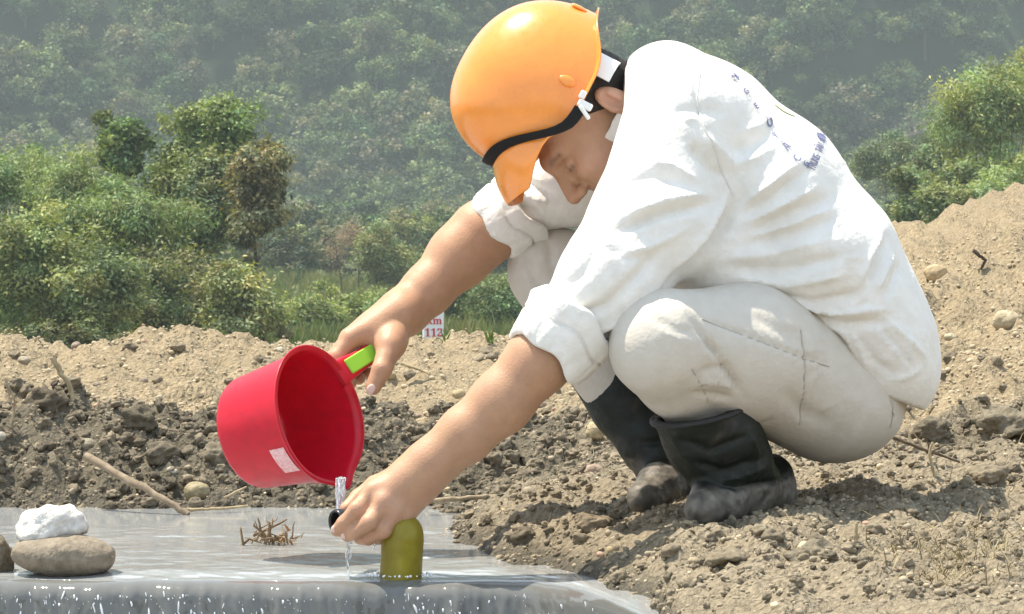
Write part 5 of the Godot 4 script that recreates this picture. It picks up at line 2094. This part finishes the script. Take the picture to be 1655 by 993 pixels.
		o.multimesh = mm
		o.material_override = crumb_m
		o.name = numbered("gravel")
		add_child(o)
		tag(o, "crumbs of soil and gravel scattered over the bank", "gravel", "gravel over the bank", "stuff")
	tick("stones")

	# sticks and stalks
	var pale := Color(0.50, 0.41, 0.28)
	var dry := Color(0.60, 0.50, 0.32)
	stick("stick", "long peeled stick slanting down the left bank into the water", "stick", "", [[138, 738, -0.86], [200, 772, -0.80], [262, 806, -0.76], [304, 832, -0.74]], 0.0078, 0.0052, Color(0.40, 0.325, 0.235))
	stick("stalk", "pale dry stalk standing on the left bank against the sand", "stalk", "", [[84, 578, 0], [100, 606, 0], [112, 622, 0], [117, 648, 99]], 0.0055, 0.0045, dry)
	stick("stick", "thin straight stick lying along the far waterline right of the hand", "stick", "", [[688, 811, -0.74], [770, 804, -0.76], [872, 798, -0.80]], 0.0045, 0.003, pale)
	stick("twig", "thin pale twig under the dipper at the far waterline", "twig", "", [[362, 805, -0.8], [398, 787, -0.82]], 0.0022, 0.0015, dry)
	stick("twig", "pale straw lying along the waterline below the dipper", "twig", "", [[302, 824, -0.78], [352, 823, -0.78], [400, 818, -0.8]], 0.003, 0.002, dry)
	stick("twig", "long dark twig on the rough ground right of the man's seat", "twig", "", [[1430, 702, 0], [1480, 722, 0], [1552, 747, 99]], 0.0035, 0.002, Color(0.2, 0.16, 0.11), 3)
	stick("twig", "upright pale twig on the rough ground right of the boots", "twig", "", [[1512, 772, 99], [1502, 735, 0], [1508, 715, 0]], 0.003, 0.0018, dry)
	stick("twig", "short upright straw in front of the near boot's heel", "twig", "", [[1388, 893, 99], [1383, 868, 0], [1384, 846, 0]], 0.0036, 0.002, dry)
	stick("twig", "curved straw at the shore below the boots", "twig", "", [[1237, 946, 99], [1230, 930, 0], [1240, 915, 0]], 0.0022, 0.0014, dry)
	stick("twig", "dark twig poking from the right mound", "twig", "", [[1574, 405, 0], [1594, 421, 0], [1585, 436, 99]], 0.0045, 0.003, Color(0.12, 0.1, 0.08))
	stick("twig", "bent straw on the slope behind the man's forearm", "twig", "", [[648, 588, 0], [672, 596, 0], [692, 604, 99]], 0.0035, 0.002, dry)
	stick("twig", "pair of thin dry stems at the left edge of the sand", "twig", "", [[18, 690, 99], [24, 650, 0], [8, 612, 0]], 0.0028, 0.0015, pale, 4)

	# uprooted plant lying in the water
	var at_ := W(436, 880, -0.20)
	var root := thing("root_clump", "uprooted tangle of dry roots and stems lying in the shallow water", "roots", at_)
	var rr := RandomNumberGenerator.new()
	rr.seed = 15
	for k in 34:
		var mb := MB.new()
		mb.col = Color(0.42, 0.33, 0.21).lerp(Color(0.30, 0.22, 0.14), rr.randf())
		var s := at_ + Vector3(rr.randf_range(-0.03, 0.035), rr.randf_range(-0.006, 0.012), rr.randf_range(-0.03, 0.03))
		var e := s + Vector3(rr.randfn() * 0.024, rr.randf_range(-0.012, 0.036), rr.randfn() * 0.02)
		if k == 0: s = W(386, 886, -0.20); e = W(389, 852, -0.20)
		if k == 1: s = W(390, 882, -0.20); e = W(428, 868, -0.20)
		if k == 2: s = W(428, 880, -0.20); e = W(440, 838, -0.20)
		if k == 3: s = W(440, 875, -0.20); e = W(432, 842, -0.20)
		mb.tube(PackedVector3Array([s, s.lerp(e, 0.35) + Vector3(rr.randfn(), rr.randfn(), rr.randfn()) * 0.004, s.lerp(e, 0.7) + Vector3(rr.randfn(), rr.randfn(), rr.randfn()) * 0.004, e]), PackedFloat32Array([0.0026, 0.0022, 0.0018, 0.001] if k < 10 else [0.0013, 0.0012, 0.0009, 0.0005]), 6)
		part("stem" if k < 10 else "root", mb, wood_m, root)
	for k in 14:
		var mb := MB.new()
		mb.col = Color(0.55, 0.42, 0.24).lerp(Color(0.62, 0.36, 0.18), rr.randf())
		var s := W(452 + rr.randf_range(-8, 24), 868 + rr.randf_range(-10, 14), -0.195)
		mb_blade(mb, s, s + Vector3(rr.randfn() * 0.012, rr.randf_range(-0.012, 0.014), rr.randfn() * 0.01), Vector3(0.0022, 0.001, 0.001))
		part("dry_leaf", mb, wood_m, root)

	# dry grass at the lower right, and scattered straw
	var gb := MB.new()
	for i in 1500:
		var px := rr.randfn() * 75.0 + 1545.0
		var py := rr.randfn() * 26.0 + 950.0
		var pz := 0.0
		var x := 0.0
		if i > 950:
			x = rr.randf_range(-0.05, 0.95)
			pz = rr.randf_range(-1.2, 0.7)
		else:
			pz = clampf(CAM_D - FOC * 0.44 / (py - HY), 0.2, 1.1)
			x = (px - CX) / FOC * (CAM_D - pz)
		var h := ground(x, pz)
		if h < WATER: continue
		var s := Vector3(x, h, pz)
		var ln := rr.randf_range(0.01, 0.035)
		var e := s + Vector3(rr.randfn() * 0.9, rr.randf_range(0.1, 0.9), rr.randfn() * 0.6).normalized() * ln
		gb.col = Color(0.56, 0.47, 0.28).lerp(Color(0.40, 0.33, 0.2), rr.randf())
		mb_blade(gb, s, e, Vector3(rr.randfn(), 0, rr.randfn()).normalized() * 0.0009)
	tag(part("dry_grass", gb, wood_m), "dry straw and grass stubble at the lower right", "grass", "", "stuff")
	# green shoots on the berm
	for k in 3:
		var px: float = [796.0, 790.0, 720.0][k]
		var p := ground_at(px, 556)
		var mb := MB.new()
		for j in 7:
			mb.col = Color(0.14, 0.20, 0.07)
			var e := p + Vector3(rr.randfn() * 0.012, rr.randf_range(0.015, 0.04), rr.randfn() * 0.01)
			mb_blade(mb, p, e, Vector3(0.0022, 0, 0.001))
		tag(part("weed", mb, leaves_m, null, p), ["small green weed on the berm crest under the rolled sleeve", "second green shoot beside the weed under the rolled sleeve", "small green shoot on the berm right of the distance post"][k], "weed")

	# distance post in the valley
	var z := -49.0
	var mb := MB.new()
	var foot := Vector3(W(700, 540, z).x, valley(0, z) - 0.1, z)
	var top := W(700, 500, z).y
	var post := thing("distance_post", "white roadside distance post with red lettering Km 112 behind the berm", "sign", foot)
	var wd := RP(34, z)
	mb.box(Transform3D(Basis(Vector3.UP, 0.08), Vector3(foot.x, (top + foot.y) * 0.5, z)), Vector3(wd, top - foot.y, 0.14), 0.02)
	part("slab", mb, mat(Color(0.86, 0.83, 0.81), 0.7, 0.3), post)
	var redm := mat(Color(0.62, 0.03, 0.06), 0.7, 0.3)
	for k in 2:
		var tm := TextMesh.new()
		var sf := SystemFont.new()
		sf.font_names = PackedStringArray(["Droid Serif"])
		sf.font_weight = 700
		tm.font = sf
		tm.text = ["Km", "112"][k]
		tm.font_size = 32
		tm.pixel_size = RP([26, 27][k], z) / 44.0 * (0.82 if k == 0 else 0.9)
		tm.depth = 0.004
		var o := MeshInstance3D.new()
		o.name = "lettering"
		o.mesh = tm
		o.material_override = redm
		post.add_child(o, true)
		o.position = W(701, [519, 538][k], z + 0.075) - foot
		o.rotation.y = 0.08
